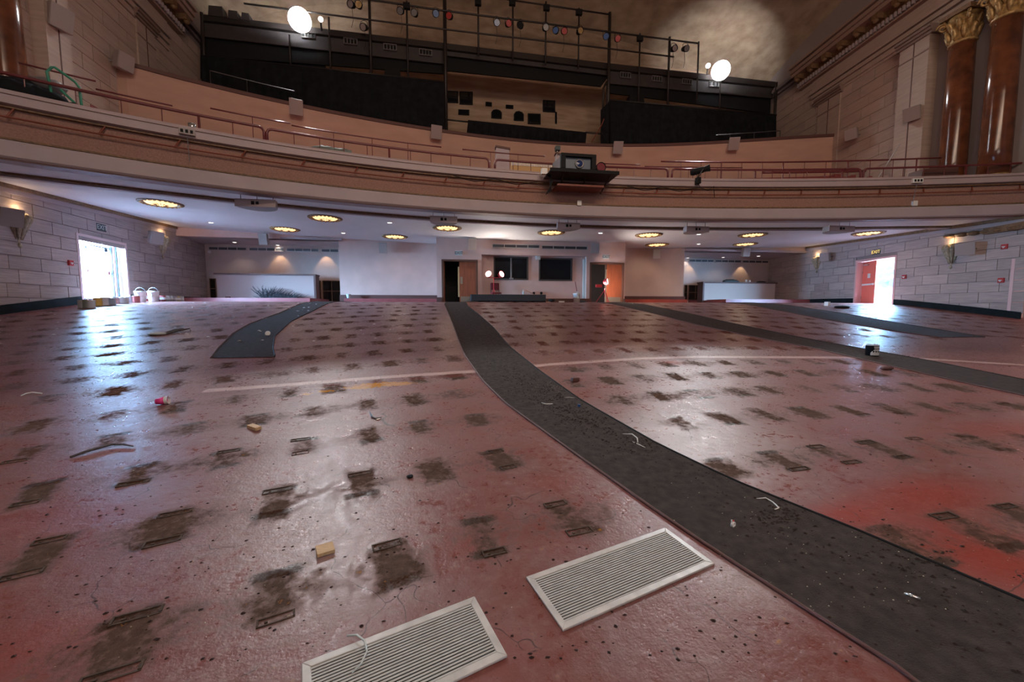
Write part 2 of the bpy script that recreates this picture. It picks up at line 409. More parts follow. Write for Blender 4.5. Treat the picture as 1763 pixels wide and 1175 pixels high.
col = mixc(mth('MULTIPLY', rng_(nM, .38, .66), .75), col, (.235, .125, .118))       # dusty patches
col = mixc(mth('MULTIPLY', rng_(nF, .5, .72), .35), col, (.33, .21, .20))
rf = rng_(mth('ADD', a1.outputs['Alpha'], mth('MULTIPLY', mth('SUBTRACT', nM, .5), .45)), .30, 1.15)
col = mixc(rf, col, (.27, .028, .012))
glaref = mth('MULTIPLY', rng_(mth('ADD', s2.outputs[1], mth('MULTIPLY', mth('SUBTRACT', nF, .5), 1.2)), .25, .9), .65)
col = mixc(glaref, col, (.40, .30, .29))  # paler tint of the painted glare patches
dk = rng_(mth('ADD', mth('MULTIPLY', nF, .6), mth('MULTIPLY', nG, .5)), .64, .74)
col = mixc(mth('MULTIPLY', dk, mth('MULTIPLY', s2.outputs[1], .6, True)), col, (.10, .075, .07))
st = mth('ADD', s1.outputs[0], mth('MULTIPLY', mth('MULTIPLY', s1.outputs[0], 2.5, True), mth('ADD', mth('MULTIPLY', mth('SUBTRACT', nF, .5), 1.5), mth('MULTIPLY', mth('SUBTRACT', nM, .5), 1.1))))
stf = rng_(st, .22, .80)
col = mixc(mth('MULTIPLY', stf, .88), col, mixc(rng_(nF, .35, .65), (.115, .086, .068), (.055, .040, .031)))
bf = rng_(mth('ADD', s1.outputs[1], mth('MULTIPLY', mth('SUBTRACT', nG, .5), 1.1)), .45, .8)
col = mixc(bf, col, (.055, .028, .018))
sf = mth('MULTIPLY', rng_(mth('ADD', s1.outputs[2], mth('MULTIPLY', mth('SUBTRACT', nM, .5), .4)), .3, .7), .9)
col = mixc(sf, col, (.54, .37, .34))
df = mth('MULTIPLY', rng_(s2.outputs[2], .2, .8), .75); col = mixc(df, col, (.15, .045, .038))
yf = rng_(mth('ADD', s2.outputs[0], mth('MULTIPLY', mth('SUBTRACT', nF, .5), 1.8)), .28, .5); col = mixc(yf, col, (.46, .19, .025))
col = mixc(mth('MULTIPLY', a2.outputs['Alpha'], .62), col, mixc(rng_(nM, .3, .7), (.165, .055, .040), (.12, .045, .038)))
# hairline cracks and fine specks
vo = N.new('ShaderNodeTexVoronoi'); vo.inputs['Scale'].default_value = 55; L.new(geo.outputs['Position'], vo.inputs[0])
spk = mth('MULTIPLY', mth('LESS_THAN', vo.outputs['Distance'], .13), mth('GREATER_THAN', nM, .52)); col = mixc(mth('MULTIPLY', spk, .8), col, (.04, .025, .02))
vc = N.new('ShaderNodeTexVoronoi'); vc.feature = 'DISTANCE_TO_EDGE'; vc.inputs['Scale'].default_value = 1.3
wv = N.new('ShaderNodeVectorMath'); wv.operation = 'MULTIPLY_ADD'; nn3 = N.new('ShaderNodeTexNoise'); nn3.inputs['Scale'].default_value = 2.5; L.new(geo.outputs['Position'], nn3.inputs[0])
L.new(nn3.outputs['Color'], wv.inputs[0]); wv.inputs[1].default_value = (.8, .8, .0); L.new(geo.outputs['Position'], wv.inputs[2]); L.new(wv.outputs[0], vc.inputs[0])
crk = mth('MULTIPLY', mth('LESS_THAN', vc.outputs['Distance'], .004), rng_(nM, .5, .55)); col = mixc(mth('MULTIPLY', crk, .8), col, (.06, .03, .025))
L.new(col, b.inputs['Base Color'])
ro = mth('ADD', rng_(nM, .3, .7, .20, .32), mth('MULTIPLY', rng_(nF, .35, .7), .22))
ro = mth('ADD', ro, mth('MULTIPLY', stf, .35), True); ro = mth('ADD', ro, mth('MULTIPLY', rf, .15), True)
L.new(ro, b.inputs['Roughness']); spc = mth('SUBTRACT', .42, mth('MULTIPLY', stf, .42), True); L.new(spc, b.inputs['Specular IOR Level'])
bp = N.new('ShaderNodeBump'); bp.inputs['Strength'].default_value = .75; bp.inputs['Distance'].default_value = .006
h = mth('ADD', mth('MULTIPLY', nF, .8), mth('MULTIPLY', nG, .35)); h = mth('ADD', h, mth('MULTIPLY', nM, 2.0)); h = mth('SUBTRACT', h, mth('MULTIPLY', stf, .5))
L.new(h, bp.inputs['Height']); L.new(bp.outputs[0], b.inputs['Normal'])
me.materials.append(m)

# scars: raised rims of the old seat anchors, nearest rows
ring = MB()
for k, (a, b_, c, d) in enumerate(((-.085, .085, -.030, -.022), (-.085, .085, .022, .030), (-.085, -.077, -.022, .022), (.074, .085, -.022, .022))): ring.box(a, b_, c, d, -.004, .004 + .001 * k)
ring.box(-.05, -.035, -.012, -.002, -.002, .005)
rme = bpy.data.meshes.new('anchor_scar'); rme.from_pydata([tuple(v) for v in ring.v], [], ring.f); rme.materials.append(mat('anchor_residue', (.075, .045, .03), .8, var=.4, scale=40)); rme.update()
near = sorted([s for s in SCARS if s[5] < 21.2 and s[1] > .9], key=lambda s: s[1])[:100]
for (x, y, th, s_, bar, r) in near:
    for s in (-1, 1):
        if random.random() < .45: continue
        px, py = x + s * .165 * math.sin(th), y + s * .165 * math.cos(th)
        o = bpy.data.objects.new('anchor_scar', rme); link(o); o.parent = floor
        o.location = (px, py, F(py) + .001); o.rotation_euler = (slope(py), 0, -th + random.uniform(-.05, .05)); o.scale = (random.uniform(.8, 1.2), random.uniform(.8, 1.2), 1)

# aisle carpets (thin worn strips)
cm = mat('worn_grey_carpet', (.060, .049, .045), .85, var=.35, scale=14, bump=.5, bscale=120, spec=.12)
def carpet(qa, qb, ya, yb, label, name='aisle_carpet', edge=True):
    mb = MB(); e1 = MB(); e2 = MB(); n = 90; w_ = []
    for i in range(n + 1):
        y = ya + (yb - ya) * i / n; a, c = atc(qa, y), atc(qb, y)
        w_.append((a, c, y, F(y)))
    k = 6
    vs = []; fs = []
    for a, c, y, z in w_:
        for j in range(k + 1): vs.append((a + (c - a) * j / k, y, z + .010))
        vs += [(a, y, z - .01), (c, y, z - .01)]
    st_ = k + 3
    for i in range(n):
        for j in range(k): p = i * st_ + j; fs.append((p, p + 1, p + 1 + st_, p + st_))
        p = i * st_; fs += [(p + st_, p + k + 1 + st_, p + k + 1, p), (p + k, p + k + 2, p + k + 2 + st_, p + k + st_)]
    mb.add(vs, fs); t = obj(name, mb, cm); tag(t, label, 'carpet')
    if edge:
        for q_, nm in ((0, -1), (1, 1)):
            e = MB(); pts = [(x_[q_] , x_[2], x_[3] + .010) for x_ in w_]; e.tube(pts, .011, 6); obj('edge_strip', e, M['black'] if nm > 0 else M['basebrown'], t, smooth=True)
    return t
carpet(qAL, qAR, .9, 19.9, 'long dark grey aisle carpet running from left booth doorway to lower right corner')
carpet(qLL, qLR, 7.82, 20.3, 'short grey curved aisle carpet ending on the floor near the left door')
carpet(qR1a, qR1b, max(qR1a[0, 1], qR1b[0, 1]), 19.8, 'dark aisle carpet running right from the tripod by the right booth doorway')
carpet(qR2a, qR2b, 8.9, 19.9, 'faded narrow aisle carpet farthest right, running toward the right alcove')

# ------------------------------------------------------------------ side walls
LA = Vector((-12.95, 15.65, 0)); LU = Vector((-.55, 8.15, 0)).normalized(); LN = Vector((-LU.y, LU.x, 0))   # N points outward (left)
RA = Vector((20.7, 16.2, 0)); RU = Vector((math.sin(math.radians(5.6)), math.cos(math.radians(5.6)), 0)); RN = Vector((RU.y, -RU.x, 0))
nLn, nRn = np.array(LN), np.array(RN)
def onL(x, y): return onpl(x, y, LA, nLn)
def onR(x, y): return onpl(x, y, RA, nRn)
def sL(p): return (Vector(p) - LA).dot(LU)
def sR(p): return (Vector(p) - RA).dot(RU)
LD = (sL(onL(128, 400)) , sL(onL(215, 416)), 1.55, 4.22)   # s0,s1,z0,z1 door openings
RD = (sR(onR(1546, 440)), sR(onR(1475, 449)), 1.70, 4.14)
R2 = (-8.0, sR(onR(1744, 446)), .5, 3.43)
mb = MB(); s0 = -27
panel(mb, LA + LU * s0 + LN * .02, LU, 42, 26, [(LD[0] - s0, LD[1] - s0, 1.4, LD[3])], .35); wl = S(obj('wall_left', mb, M['stone_joint']), 'pale mauve stone block wall on the left')
mb = MB()
P0 = RA + RU * s0 + RN * .02
us = sorted([0, R2[0] - s0, R2[1] - s0, RD[0] - s0, RD[1] - s0, 42])
for a, c in zip(us, us[1:]):
    mid = (a + c) / 2 + s0; rngs = [(0, 26)]
    if RD[0] < mid < RD[1]: rngs = [(0, 1.6), (RD[3], 26)]
    if R2[0] < mid < R2[1]: rngs = [(0, 1.0), (R2[3], 26)]
    for z0, z1 in rngs:
        q4 = [P0 + RU * a + Vector((0, 0, z0)), P0 + RU * c + Vector((0, 0, z0)), P0 + RU * c + Vector((0, 0, z1)), P0 + RU * a + Vector((0, 0, z1))]
        mb.prism(q4, RN * .35)
wr = S(obj('wall_right', mb, M['stone_joint']), 'pale grey stone block wall on the right')
# stone blocks
ub = MB().box(-.5, .5, -.5, .5, -.5, .5)
bm_ = {}
for k_ in ('stone', 'stone_up', 'stone_daylit'):
    me_ = bpy.data.meshes.new('stone_block'); me_.from_pydata([tuple(v) for v in ub.v], [], ub.f); me_.materials.append(M[k_]); me_.update(); bm_[k_] = me_
def blocks(par, A, U, Nn, s_a, s_b, z0, z1, ch, bl, holes, kind, cap, out=0.0, name='stone_block'):
    rz = math.atan2(U.y, U.x); n = 0; rest = MB(); kz = 0; z = z0
    while z < z1 - .02:
        ztop = min(z + ch, z1); s = s_a - (kz % 2) * bl / 2 - (kz % 3) * .12
        while s < s_b:
            segs = [(max(s, s_a), min(s + bl, s_b))]
            for h in holes:
                if h[2] < (z + ztop) / 2 < h[3]:
                    ns = []
                    for a, c in segs:
                        if c <= h[0] or a >= h[1]: ns.append((a, c))
                        else:
                            if a < h[0]: ns.append((a, h[0]))
                            if c > h[1]: ns.append((h[1], c))
                    segs = ns
            for a, c in segs:
                if c - a < .06: continue
                g = .009; c3 = A + U * ((a + c) / 2) + Nn * (-.005 + random.uniform(-.003, .003) - out); cz = (z + ztop) / 2
                if n < cap:
                    o = bpy.data.objects.new(name, bm_[kind]); link(o); o.parent = par
                    o.location = (c3.x, c3.y, cz); o.rotation_euler = (0, 0, rz); o.scale = (c - a - 2 * g, .06, ztop - z - 2 * g)
                else:
                    rest.xf(Matrix.Translation((c3.x, c3.y, cz)) @ Matrix.Rotation(rz, 4, 'Z')); w2, h2 = (c - a) / 2 - g, (ztop - z) / 2 - g
                    rest.box(-w2, w2, -.03, .03, -h2, h2)
                n += 1
            s += bl
        z = ztop; kz += 1
    if rest.v: o = obj('stone_blocks', rest, M[kind], par); o['kind'] = 'stuff'
    return n
nl = blocks(wl, LA, LU, LN, -3.6, 9.0, 1.52, 5.55, .41, 1.0, [(LD[0], LD[1], 1.4, LD[3] - .05)], 'stone', 150)
nr = blocks(wr, RA, RU, RN, -4.55, 9.2, 1.42, 5.3, .41, 1.0, [(RD[0], RD[1], 1.4, RD[3] - .05)], 'stone', 150)
blocks(wl, LA, LU, LN, -1.2, 9.6, 7.9, 15.6, .55, 1.25, [], 'stone_up', 145)
blocks(wr, RA, RU, RN, -.9, 9.6, 7.0, 15.6, .55, 1.25, [], 'stone_up', 145)
# far right side opening: recess blocks with the daylight put into their pale pink colour
rec = MB(); 
q4 = [RA + RU * R2[0] + RN * 1.2, RA + RU * (R2[1] + .3) + RN * 1.2]
rec.prism([q4[0] + Vector((0, 0, .8)), q4[1] + Vector((0, 0, .8)), q4[1] + Vector((0, 0, 3.8)), q4[0] + Vector((0, 0, 3.8))], RN * .2)
a_ = RA + RU * (R2[1]) + RN * .0; rec.prism([a_ + Vector((0, 0, .8)), a_ + RN * 1.3 + Vector((0, 0, .8)), a_ + RN * 1.3 + Vector((0, 0, 3.8)), a_ + Vector((0, 0, 3.8))], RU * .2)
a_ = RA + RU * (R2[0] - .2); rec.prism([a_ + Vector((0, 0, .8)), a_ + RN * 1.3 + Vector((0, 0, .8)), a_ + RN * 1.3 + Vector((0, 0, 3.8)), a_ + Vector((0, 0, 3.8))], RU * .2)
p1, p2 = RA + RU * (R2[0] - .2), RA + RU * (R2[1] + .2)
rec.prism([p1 + Vector((0, 0, 3.45)), p2 + Vector((0, 0, 3.45)), p2 + RN * 1.4 + Vector((0, 0, 3.45)), p1 + RN * 1.4 + Vector((0, 0, 3.45))], (0, 0, .15))
rw = S(obj('wall_recess', rec, M['stone_joint']), 'recess beyond the far right stone wall edge')
blocks(rw, RA + RN * 1.17, RU, RN, R2[0], R2[1], 1.0, 3.45, .41, .9, [], 'stone_daylit', 60)
mb = MB(); e0 = RA + RU * R2[1]
mb.prism([e0 + RU * -.10 + Vector((0, 0, 1.2)) - RN * .04, e0 + RU * .0 + Vector((0, 0, 1.2)) - RN * .04, e0 + Vector((0, 0, 3.43)) - RN * .04, e0 + RU * -.10 + Vector((0, 0, 3.43)) - RN * .04], RN * .5)
obj('jamb', mb, mat('pale_pink_jamb', (.72, .50, .50), .5), rw)
point('recess_fill', tuple(RA + RU * (R2[1] - 1.6) + RN * .7 + Vector((0, 0, 3.1))), 45, (1, .72, .68), .15)  # unseen point light added to brighten the recess blocks

# baseboards follow the floor
def basebd(name, A, U, Nn, segs, h, m, th=.05):
    mb = MB()
    for a, c in segs:
        n = max(2, int((c - a) / .5)); vs = []
        st_ = []
        for i in range(n + 1):
            s = a + (c - a) * i / n; p = A + U * s; z = float(F(p.y)); st_.append((p, z))
        for i in range(n):
            (p, z), (p2_, z2) = st_[i], st_[i + 1]
            q_ = [p - Nn * .01 + Vector((0, 0, z - .1)), p2_ - Nn * .01 + Vector((0, 0, z2 - .1)), p2_ - Nn * .01 + Vector((0, 0, z2 + h)), p - Nn * .01 + Vector((0, 0, z + h))]
            mb.hexa(q_, [v - Nn * th for v in q_])
    return S(obj(name, mb, m))
basebd('baseboard_left', LA, LU, LN, [(-3.6, LD[0]), (LD[1], 8.3)], .27, M['base'])
basebd('baseboard_right', RA, RU, RN, [(-4.5, RD[0]), (RD[1], 6.5)], .25, M['base'])

# ------------------------------------------------------------------ outer shell
sh = MB(); sh.box(-18, 27, 31, 31.4, -2, 27); S(obj('wall_rear', sh, M['dome']), 'far rear wall')
sh = MB(); sh.box(-18, 27, -11.4, -11, -2, 27); S(obj('wall_stage', sh, M['darkgrey']))
sh = MB(); sh.box(-18, 27, -11.4, 31.4, 26, 26.4); S(obj('ceiling_slab', sh, M['dome']))
sh = MB(); sh.box(-13.9, 21.9, -11.4, -1.9, -.5, -.16); sh.box(-14.2, 22.5, -11.4, 31.4, -1.2, -1.0); S(obj('floor_stage', sh, M['basebrown']))

# dome ceiling
mb = MB(); nx, ny = 60, 60; vs = []; fs = []
for j in range(ny + 1):
    yy = -11 + 41 * j / ny
    for i in range(nx + 1):
        u_ = -1 + 2 * i / nx; xx = 4 + 17.9 * u_ + (yy - 16) * .02 * u_
        vv = max(0, (yy - 8) / 23); z = 16.5 + 7.5 * (max(0, 1 - abs(u_) ** 2.6)) ** .6 * (max(0, 1 - vv ** 3.2)) ** .5
        vs.append((xx, yy, z))
for j in range(ny):
    for i in range(nx): a = j * (nx + 1) + i; fs.append((a, a + nx + 1, a + nx + 2, a + 1))
mb.add(vs, fs); S(obj('ceiling', mb, M['dome'], smooth=True), 'brown rough-plastered dome ceiling')

# ------------------------------------------------------------------ under-balcony ceiling and balcony front
def ceilZ(x, y):
    u_ = (x - 4) / 17.0; return 4.97 + .012 * (y - 12) + u_ * u_ * (.03 * (y - 12) + (.15 if u_ < 0 else -.03))
lip = [(0, 274), (120, 288), (200, 298.5), (330, 315), (450, 334), (600, 349), (720, 359.6), (780, 362), (900, 368.5), (1170, 377.4), (1313, 378.7), (1500, 377.5), (1763, 371)]
LP = np.array([atZ(x, y, 4.93) for x, y in lip]); pc = np.polyfit(LP[:, 0] - 4, LP[:, 1], 4)
def balY(x): return float(np.polyval(pc, np.clip(x, -12.4, 20.6) - 4))
def station(x, off=0.0):
    d = (balY(x + .1) - balY(x - .1)) / .2; n = np.array([d, -1.0]); n /= np.linalg.norm(n)   # toward stage
    return (np.array([x + n[0] * off, balY(x) + n[1] * off]), n)
BX = np.linspace(-13.0, 20.7, 110); ST = [station(x) for x in BX]
wb = S(obj('wall_balcony', sweep(MB(), ST, [(-.02, 5.33), (-.02, 6.10), (-.4, 6.10), (-.4, 5.33)]), M['fascia'], smooth=False), 'brown textured curved balcony fascia')
obj('lower_band', sweep(MB(), ST, [(.0, 4.93), (.05, 4.98), (.05, 5.28), (.02, 5.34), (-.5, 5.34), (-.5, 4.93)]), M['cream'], wb)
obj('upper_ledge', sweep(MB(), ST, [(.02, 6.06), (.16, 6.09), (.16, 6.34), (.12, 6.39), (-.6, 6.39), (-.6, 6.06)]), M['ledge'], wb)
obj('ledge_groove', sweep(MB(), ST, [(.162, 6.275), (.172, 6.275), (.172, 6.29), (.162, 6.29)]), M['basebrown'], wb)
obj('gilt_bead_trim', sweep(MB(), ST, [(.0, 5.34), (.045, 5.345), (.045, 5.385), (.0, 5.39)]), M['giltdark'], wb)
obj('gilt_bead_trim', sweep(MB(), ST, [(.0, 6.015), (.075, 6.02), (.075, 6.06), (.0, 6.06)]), M['giltdark'], wb)
obj('lower_lip_groove', sweep(MB(), ST, [(-.02, 4.90), (.03, 4.90), (.03, 4.935), (-.02, 4.935)]), M['basebrown'], wb)
# balcony deck behind the ledge (raked steps going up to the cross wall)
dk_ = MB()
for k in range(9): sweep(dk_, [station(x, 0) for x in np.linspace(-13.0, 20.7, 50)], [(-.5 - k * .95, 5.9 + k * .36), (-.5 - k * .95, 6.1 + k * .36), (-1.6 - k * .95, 6.1 + k * .36), (-1.6 - k * .95, 5.9 + k * .36)])
S(obj('floor_balcony', dk_, M['platform']))
# red pipe rail and brackets on the fascia
pr = thing('fascia_rail', 'thin rust red pipe rail with slanted brackets along the balcony fascia', 'rail', (4, float(balY(4)), 5.8))
obj('pipe', MB().tube([(station(x, .13)[0][0], station(x, .13)[0][1], 5.80) for x in BX], .022, 8), M['redpipe'], pr, smooth=True)
brpx = [15, 173, 303, 416, 519, 610, 690, 764, 830, 890, 1010, 1070, 1127, 1187, 1250, 1312, 1375, 1440, 1510, 1585, 1668, 1750]
def xon(px, off=0, Z=5.8):   # world X on the balcony curve that projects to column px
    lo, hi = -12.9, 20.6
    for _ in range(30):
        m_ = (lo + hi) / 2; P, n = station(m_, off); d = np.array([P[0], P[1], Z]) - EYE
        if CX + FOC * (d @ RT) / (d @ FW) < px: lo = m_
        else: hi = m_
    return (lo + hi) / 2
for px in brpx:
    x = xon(px); a, n = station(x, .0); c, _ = station(x, .13)
    obj('bracket', MB().tube([(a[0] + .12, a[1], 6.03), (c[0], c[1], 5.80)], .02, 6), M['redpipe'], pr)

# soffit (underside) surface, extends from the lip back to the rear walls
mb = MB(); vs = []; fs = []; nx, ny = 90, 26
for j in range(ny + 1):
    for i in range(nx + 1):
        x = -14 + 36 * i / nx; y0 = balY(x) + .25; y = y0 + (25.6 - y0) * j / ny; vs.append((x, y, ceilZ(x, y)))
for j in range(ny):
    for i in range(nx): a = j * (nx + 1) + i; fs.append((a, a + 1, a + nx + 2, a + nx + 1))
mb.add(vs, fs); ct = S(obj('ceiling_balcony', mb, M['ceil'], smooth=True), 'pale blue-white plaster ceiling under the balcony')
# trim line across the soffit
sl = [(0, 301), (18, 305), (200, 326), (408, 348), (475, 354), (738, 375), (787, 379), (959, 387), (1179, 392.5), (1424, 393.5), (1474, 392), (1620, 390)]
SP = np.array([atZ(x, y, 5.02) for x, y in sl]); sc = np.polyfit(SP[:, 0] - 4, SP[:, 1], 4)
def slotY(x): return float(np.polyval(sc, np.clip(x, -12.6, 20.3) - 4))
s2_ = []; s3_ = []
for x in np.linspace(-13.0, 20.8, 80):
    y = slotY(x); d = (slotY(x + .1) - slotY(x - .1)) / .2; n = np.array([d, -1.0]); n /= np.linalg.norm(n); s2_.append((x, y, n, ceilZ(x, y)))
def sweepz(prof):
    mb = MB(); k = len(prof); vs = []; fs = []
    for x, y, n, z in s2_:
        for o_, dz in prof: vs.append((x + n[0] * o_, y + n[1] * o_, z + dz))
    for i in range(len(s2_) - 1):
        for j in range(k): a, b_ = i * k + j, i * k + (j + 1) % k; fs.append((a, b_, b_ + k, a + k))
    mb.add(vs, fs); return mb
t1 = S(obj('trim_1', sweepz([(.10, .02), (.10, -.06), (.02, -.06), (.02, .02)]), M['giltdark']), 'dark brown trim line across the balcony underside')
obj('cream_moulding', sweepz([(.02, .02), (.02, -.10), (-.16, -.10), (-.22, .02)]), M['cream'], t1)
# cornice along the side walls below the soffit
def cornice(name, A, U, Nn, a, c, side):
    mb = MB(); mb2 = MB(); n = 24; st_ = []
    for i in range(n + 1):
        p = A + U * (a + (c - a) * i / n); st_.append((p, ceilZ(p.x, p.y)))
    for (p, z), (p2_, z2) in zip(st_, st_[1:]):
        for mb_, d0, d1, h0, h1 in ((mb, -.02, -.16, -.12, .05), (mb2, -.02, -.09, -.26, -.12)):
            mb_.hexa([p + Nn * d0 + Vector((0, 0, z + h0)), p + Nn * d1 + Vector((0, 0, z + h0)), p + Nn * d1 + Vector((0, 0, z + h1)), p + Nn * d0 + Vector((0, 0, z + h1))],
                     [p2_ + Nn * d0 + Vector((0, 0, z2 + h0)), p2_ + Nn * d1 + Vector((0, 0, z2 + h0)), p2_ + Nn * d1 + Vector((0, 0, z2 + h1)), p2_ + Nn * d0 + Vector((0, 0, z2 + h1))])
    t = S(obj(name, mb, M['giltdark'])); obj('bead_course', mb2, M['cream'], t); return t
cornice('trim_2', LA, LU, LN, -3.9, 5.9, 0); cornice('trim_3', RA, RU, RN, -4.8, 5.7, 1)
# dark carved console at far right under the soffit
cn = MB(); 
c0 = Vector(onR(1735, 392))
for i in range(9):
    a = -.2 + i * .42; p = RA + RU * (sR(c0) + 1.6 - a); zz = 4.55 + .12 * abs(math.sin(i * 1.3))
    cn.ball((p.x - .12, p.y, 4.62 - .02 * i), .2, 1.0, 1.0, .45)
cn2 = MB(); a, c = sR(onR(1703, 395)), sR(onR(1763, 380)) - 1.2
cn2.prism([RA + RU * a + Vector((0, 0, 4.45)), RA + RU * c + Vector((0, 0, 4.45)), RA + RU * c + Vector((0, 0, 4.72)), RA + RU * a + Vector((0, 0, 4.68))], RN * -.25)
k_ = obj('trim_4', cn2, M['giltdark']); S(k_, 'dark carved console at the far right of the soffit'); obj('carving', cn, M['giltdark'], k_, smooth=True)

# ------------------------------------------------------------------ rear walls under the balcony
ZB = 1.8; ZT = 5.6
LBx, RBx = atY(752, 470, 20.3)[0], atY(1076, 470, 20.3)[0]
mb = MB()
def uvh(x0, y0, x1, y1):
    a, c = atY(x0, y0, 20.3), atY(x1, y1, 20.3); return (a[0] - LBx, c[0] - LBx, min(a[2], c[2]) - ZB, max(a[2], c[2]) - ZB)
dL = uvh(760, 447, 823, 521); dR = uvh(1015.5, 452, 1076 - 3, 521); rc = uvh(829, 435, 1009, 515)
dL = (dL[0], dL[1], 0, 4.05 - ZB); dR = (dR[0], dR[1], 0, 4.02 - ZB); rc = (rc[0], rc[1], .25, 4.32 - ZB)
W_ = RBx - LBx
panel(mb, (LBx, 20.3, ZB), (1, 0, 0), W_, ZT - ZB, [dL, dR, rc], .25)
mb.box(LBx + .001, LBx + .2, 20.55, 23.0, ZB, ZT); mb.box(RBx - .2, RBx - .001, 20.55, 23.0, ZB, ZT)
wc = S(obj('wall_center', mb, M['plain']), 'pink plaster front wall of the central sound booth')
# recess wall with two windows
w1 = uvh(850.5, 437, 911, 478.5); w2 = uvh(929.5, 439, 987.5, 480)
w1 = (w1[0], w1[1], 3.09 - ZB, 4.27 - ZB); w2 = (w2[0], w2[1], 3.06 - ZB, 4.24 - ZB)
mb = MB(); panel(mb, (LBx + rc[0] - .1, 20.56, ZB), (1, 0, 0), rc[1] - rc[0] + .2, 3.0, [(w1[0] - rc[0] + .1, w1[1] - rc[0] + .1, w1[2], w1[3]), (w2[0] - rc[0] + .1, w2[1] - rc[0] + .1, w2[2], w2[3])], .15)
obj('recess_panel', mb, M['plain'], wc)
for i, wd in enumerate((w1, w2)):
    x0, x1, z0, z1 = LBx + wd[0], LBx + wd[1], ZB + wd[2], ZB + wd[3]; y = 20.52; t = .07
    mb = MB(); mb.box(x0, x1, y, y + .12, z0, z0 + t); mb.box(x0, x1, y, y + .12, z1 - t, z1); mb.box(x0, x0 + t, y, y + .12, z0 + t, z1 - t); mb.box(x1 - t, x1, y, y + .12, z0 + t, z1 - t)
    wn = S(obj('window_%d' % (i + 1), mb, mat('window_frame_bronze', (.06, .05, .045), .45)), ('left' if i == 0 else 'right') + ' dark booth window above the black riser')
    if i == 0: obj('mullion', MB().box((x0 + x1) / 2 - .035, (x0 + x1) / 2 + .035, y + .01, y + .1, z0 + t, z1 - t), M['grey'], wn)
    for k in range(2 if i == 0 else 1):
        a = x0 + t + (x1 - x0 - 2 * t) * k / 2; c = a + (x1 - x0 - 2 * t) / (2 if i == 0 else 1)
        obj('pane', MB().box(a, c, y + .06, y + .065, z0 + t, z1 - t), M['glassdark'], wn)
mb = MB(); mb.box(LBx + rc[0], LBx + rc[1], 22.6, 22.7, ZB, 4.6); mb.box(LBx + .2, RBx - .2, 22.7, 22.8, ZB, ZT); S(obj('wall_booth_rear', mb, M['darkgrey']))
# booth desk silhouettes behind the glass
bt = tag(obj('booth_desk', MB().box(LBx + rc[0] + .2, LBx + rc[1] - .2, 21.2, 21.9, 2.95, 3.1), M['darkgrey']), 'dark desk inside the booth behind the two windows', 'desk')
# door frames + leaves
def bdoor(n, d, label, side):
    x0, x1, zt = LBx + d[0], LBx + d[1], ZB + d[3]; y = 20.26; t = .09
    mb = MB(); mb.box(x0, x0 + t, y, y + .3, ZB, zt); mb.box(x1 - t, x1, y, y + .3, ZB, zt); mb.box(x0 + t, x1 - t, y, y + .3, zt - t, zt)
    fr = S(obj('door_%d' % n, mb, M['doorframe']), label); mid = (x0 + x1) / 2 - (.04 if n == 1 else .0)
    lf = obj('door_leaf', MB().box(mid + .02, x1 - t, y + .1, y + .15, 1.95, zt - t), M['doorwood'], fr)
    obj('kick_plate', MB().box(mid + .07, x1 - t - .04, y + .09, y + .10, 1.96, 2.22), M['kick'], lf)
    obj('push_plate', MB().box(mid + .06, mid + .18, y + .09, y + .10, 2.85, 3.2), M['kick'], lf)
    # open leaf swung inward
    lf2 = obj('door_leaf', MB().box(x0 + t, x0 + t + .05, y + .2, y + .2 + (x1 - x0) / 2, 1.95, zt - t), M['doorwood'], fr)
    obj('latch_edge', MB().box(mid - .06, mid + .015, y + .11, y + .16, 2.2 if n == 1 else 1.95, zt - .35), M['kick'] if n == 2 else M['wood'], fr)
    return fr
bdoor(1, dL, 'left brown double doorway of the booth, one leaf open', 0)
bdoor(2, dR, 'right brown double doorway of the booth, one leaf open', 1)
bl_ = tag(obj('equipment_case', MB().box(LBx + dL[0] + .14, LBx + dL[0] + 1.0, 20.9, 21.3, 1.93, 2.75), M['black'], bevel=.02), 'black case standing inside the open left booth doorway', 'case')
# doorway base and baseboards of centre wall
mb = MB(); mb.box(LBx - .02, LBx + dL[0], 20.22, 20.3, ZB, 2.17); mb.box(LBx + dL[1], LBx + dR[0] - .0, 20.22, 20.3, ZB, 2.13); mb.box(LBx + dR[1], RBx + .02, 20.22, 20.3, ZB, 2.13)
S(obj('baseboard_center', mb, M['basebrown']))
# main rear wall left and right of the booth, with alcove openings
bwL0 = Vector((-13.45, 21.6, 0)); bwL1 = Vector((LBx, 22.4, 0)); UL = (bwL1 - bwL0); WL = UL.length; UL.normalize()
a585 = Vector(onpl(585, 480, bwL0, np.array([UL.y, -UL.x, 0]))); uj = (a585 - bwL0).dot(UL)
mb = MB(); panel(mb, bwL0 + Vector((0, 0, ZB)), UL, WL, 4.4, [(-.01, uj, 0, 5.12 - ZB)], .3); mb.box(a585.x, a585.x + .25, a585.y + .2, 24.9, ZB, 5.6)
S(obj('wall_back', mb, M['plain']), 'pink plaster rear wall between the left alcove and the booth')
bwR0 = Vector((RBx, 22.4, 0)); bwR1 = Vector((21.7, 22.0, 0)); UR = bwR1 - bwR0; WR = UR.length; UR.normalize()
a1177 = Vector(onpl(1177, 480, bwR0, np.array([UR.y, -UR.x, 0]))); ujr = (a1177 - bwR0).dot(UR)
mb = MB(); panel(mb, bwR0 + Vector((0, 0, ZB)), UR, WR, 4.4, [(ujr, WR + .01, 0, 4.99 - ZB)], .3); mb.box(a1177.x - .25, a1177.x, a1177.y + .2, 25.9, ZB, 5.6)
S(obj('wall_back_right', mb, mat('peach_plaster', (.68, .51, .42), .8, var=.06, scale=1.5)), 'peach plaster rear wall between the booth and the right alcove')
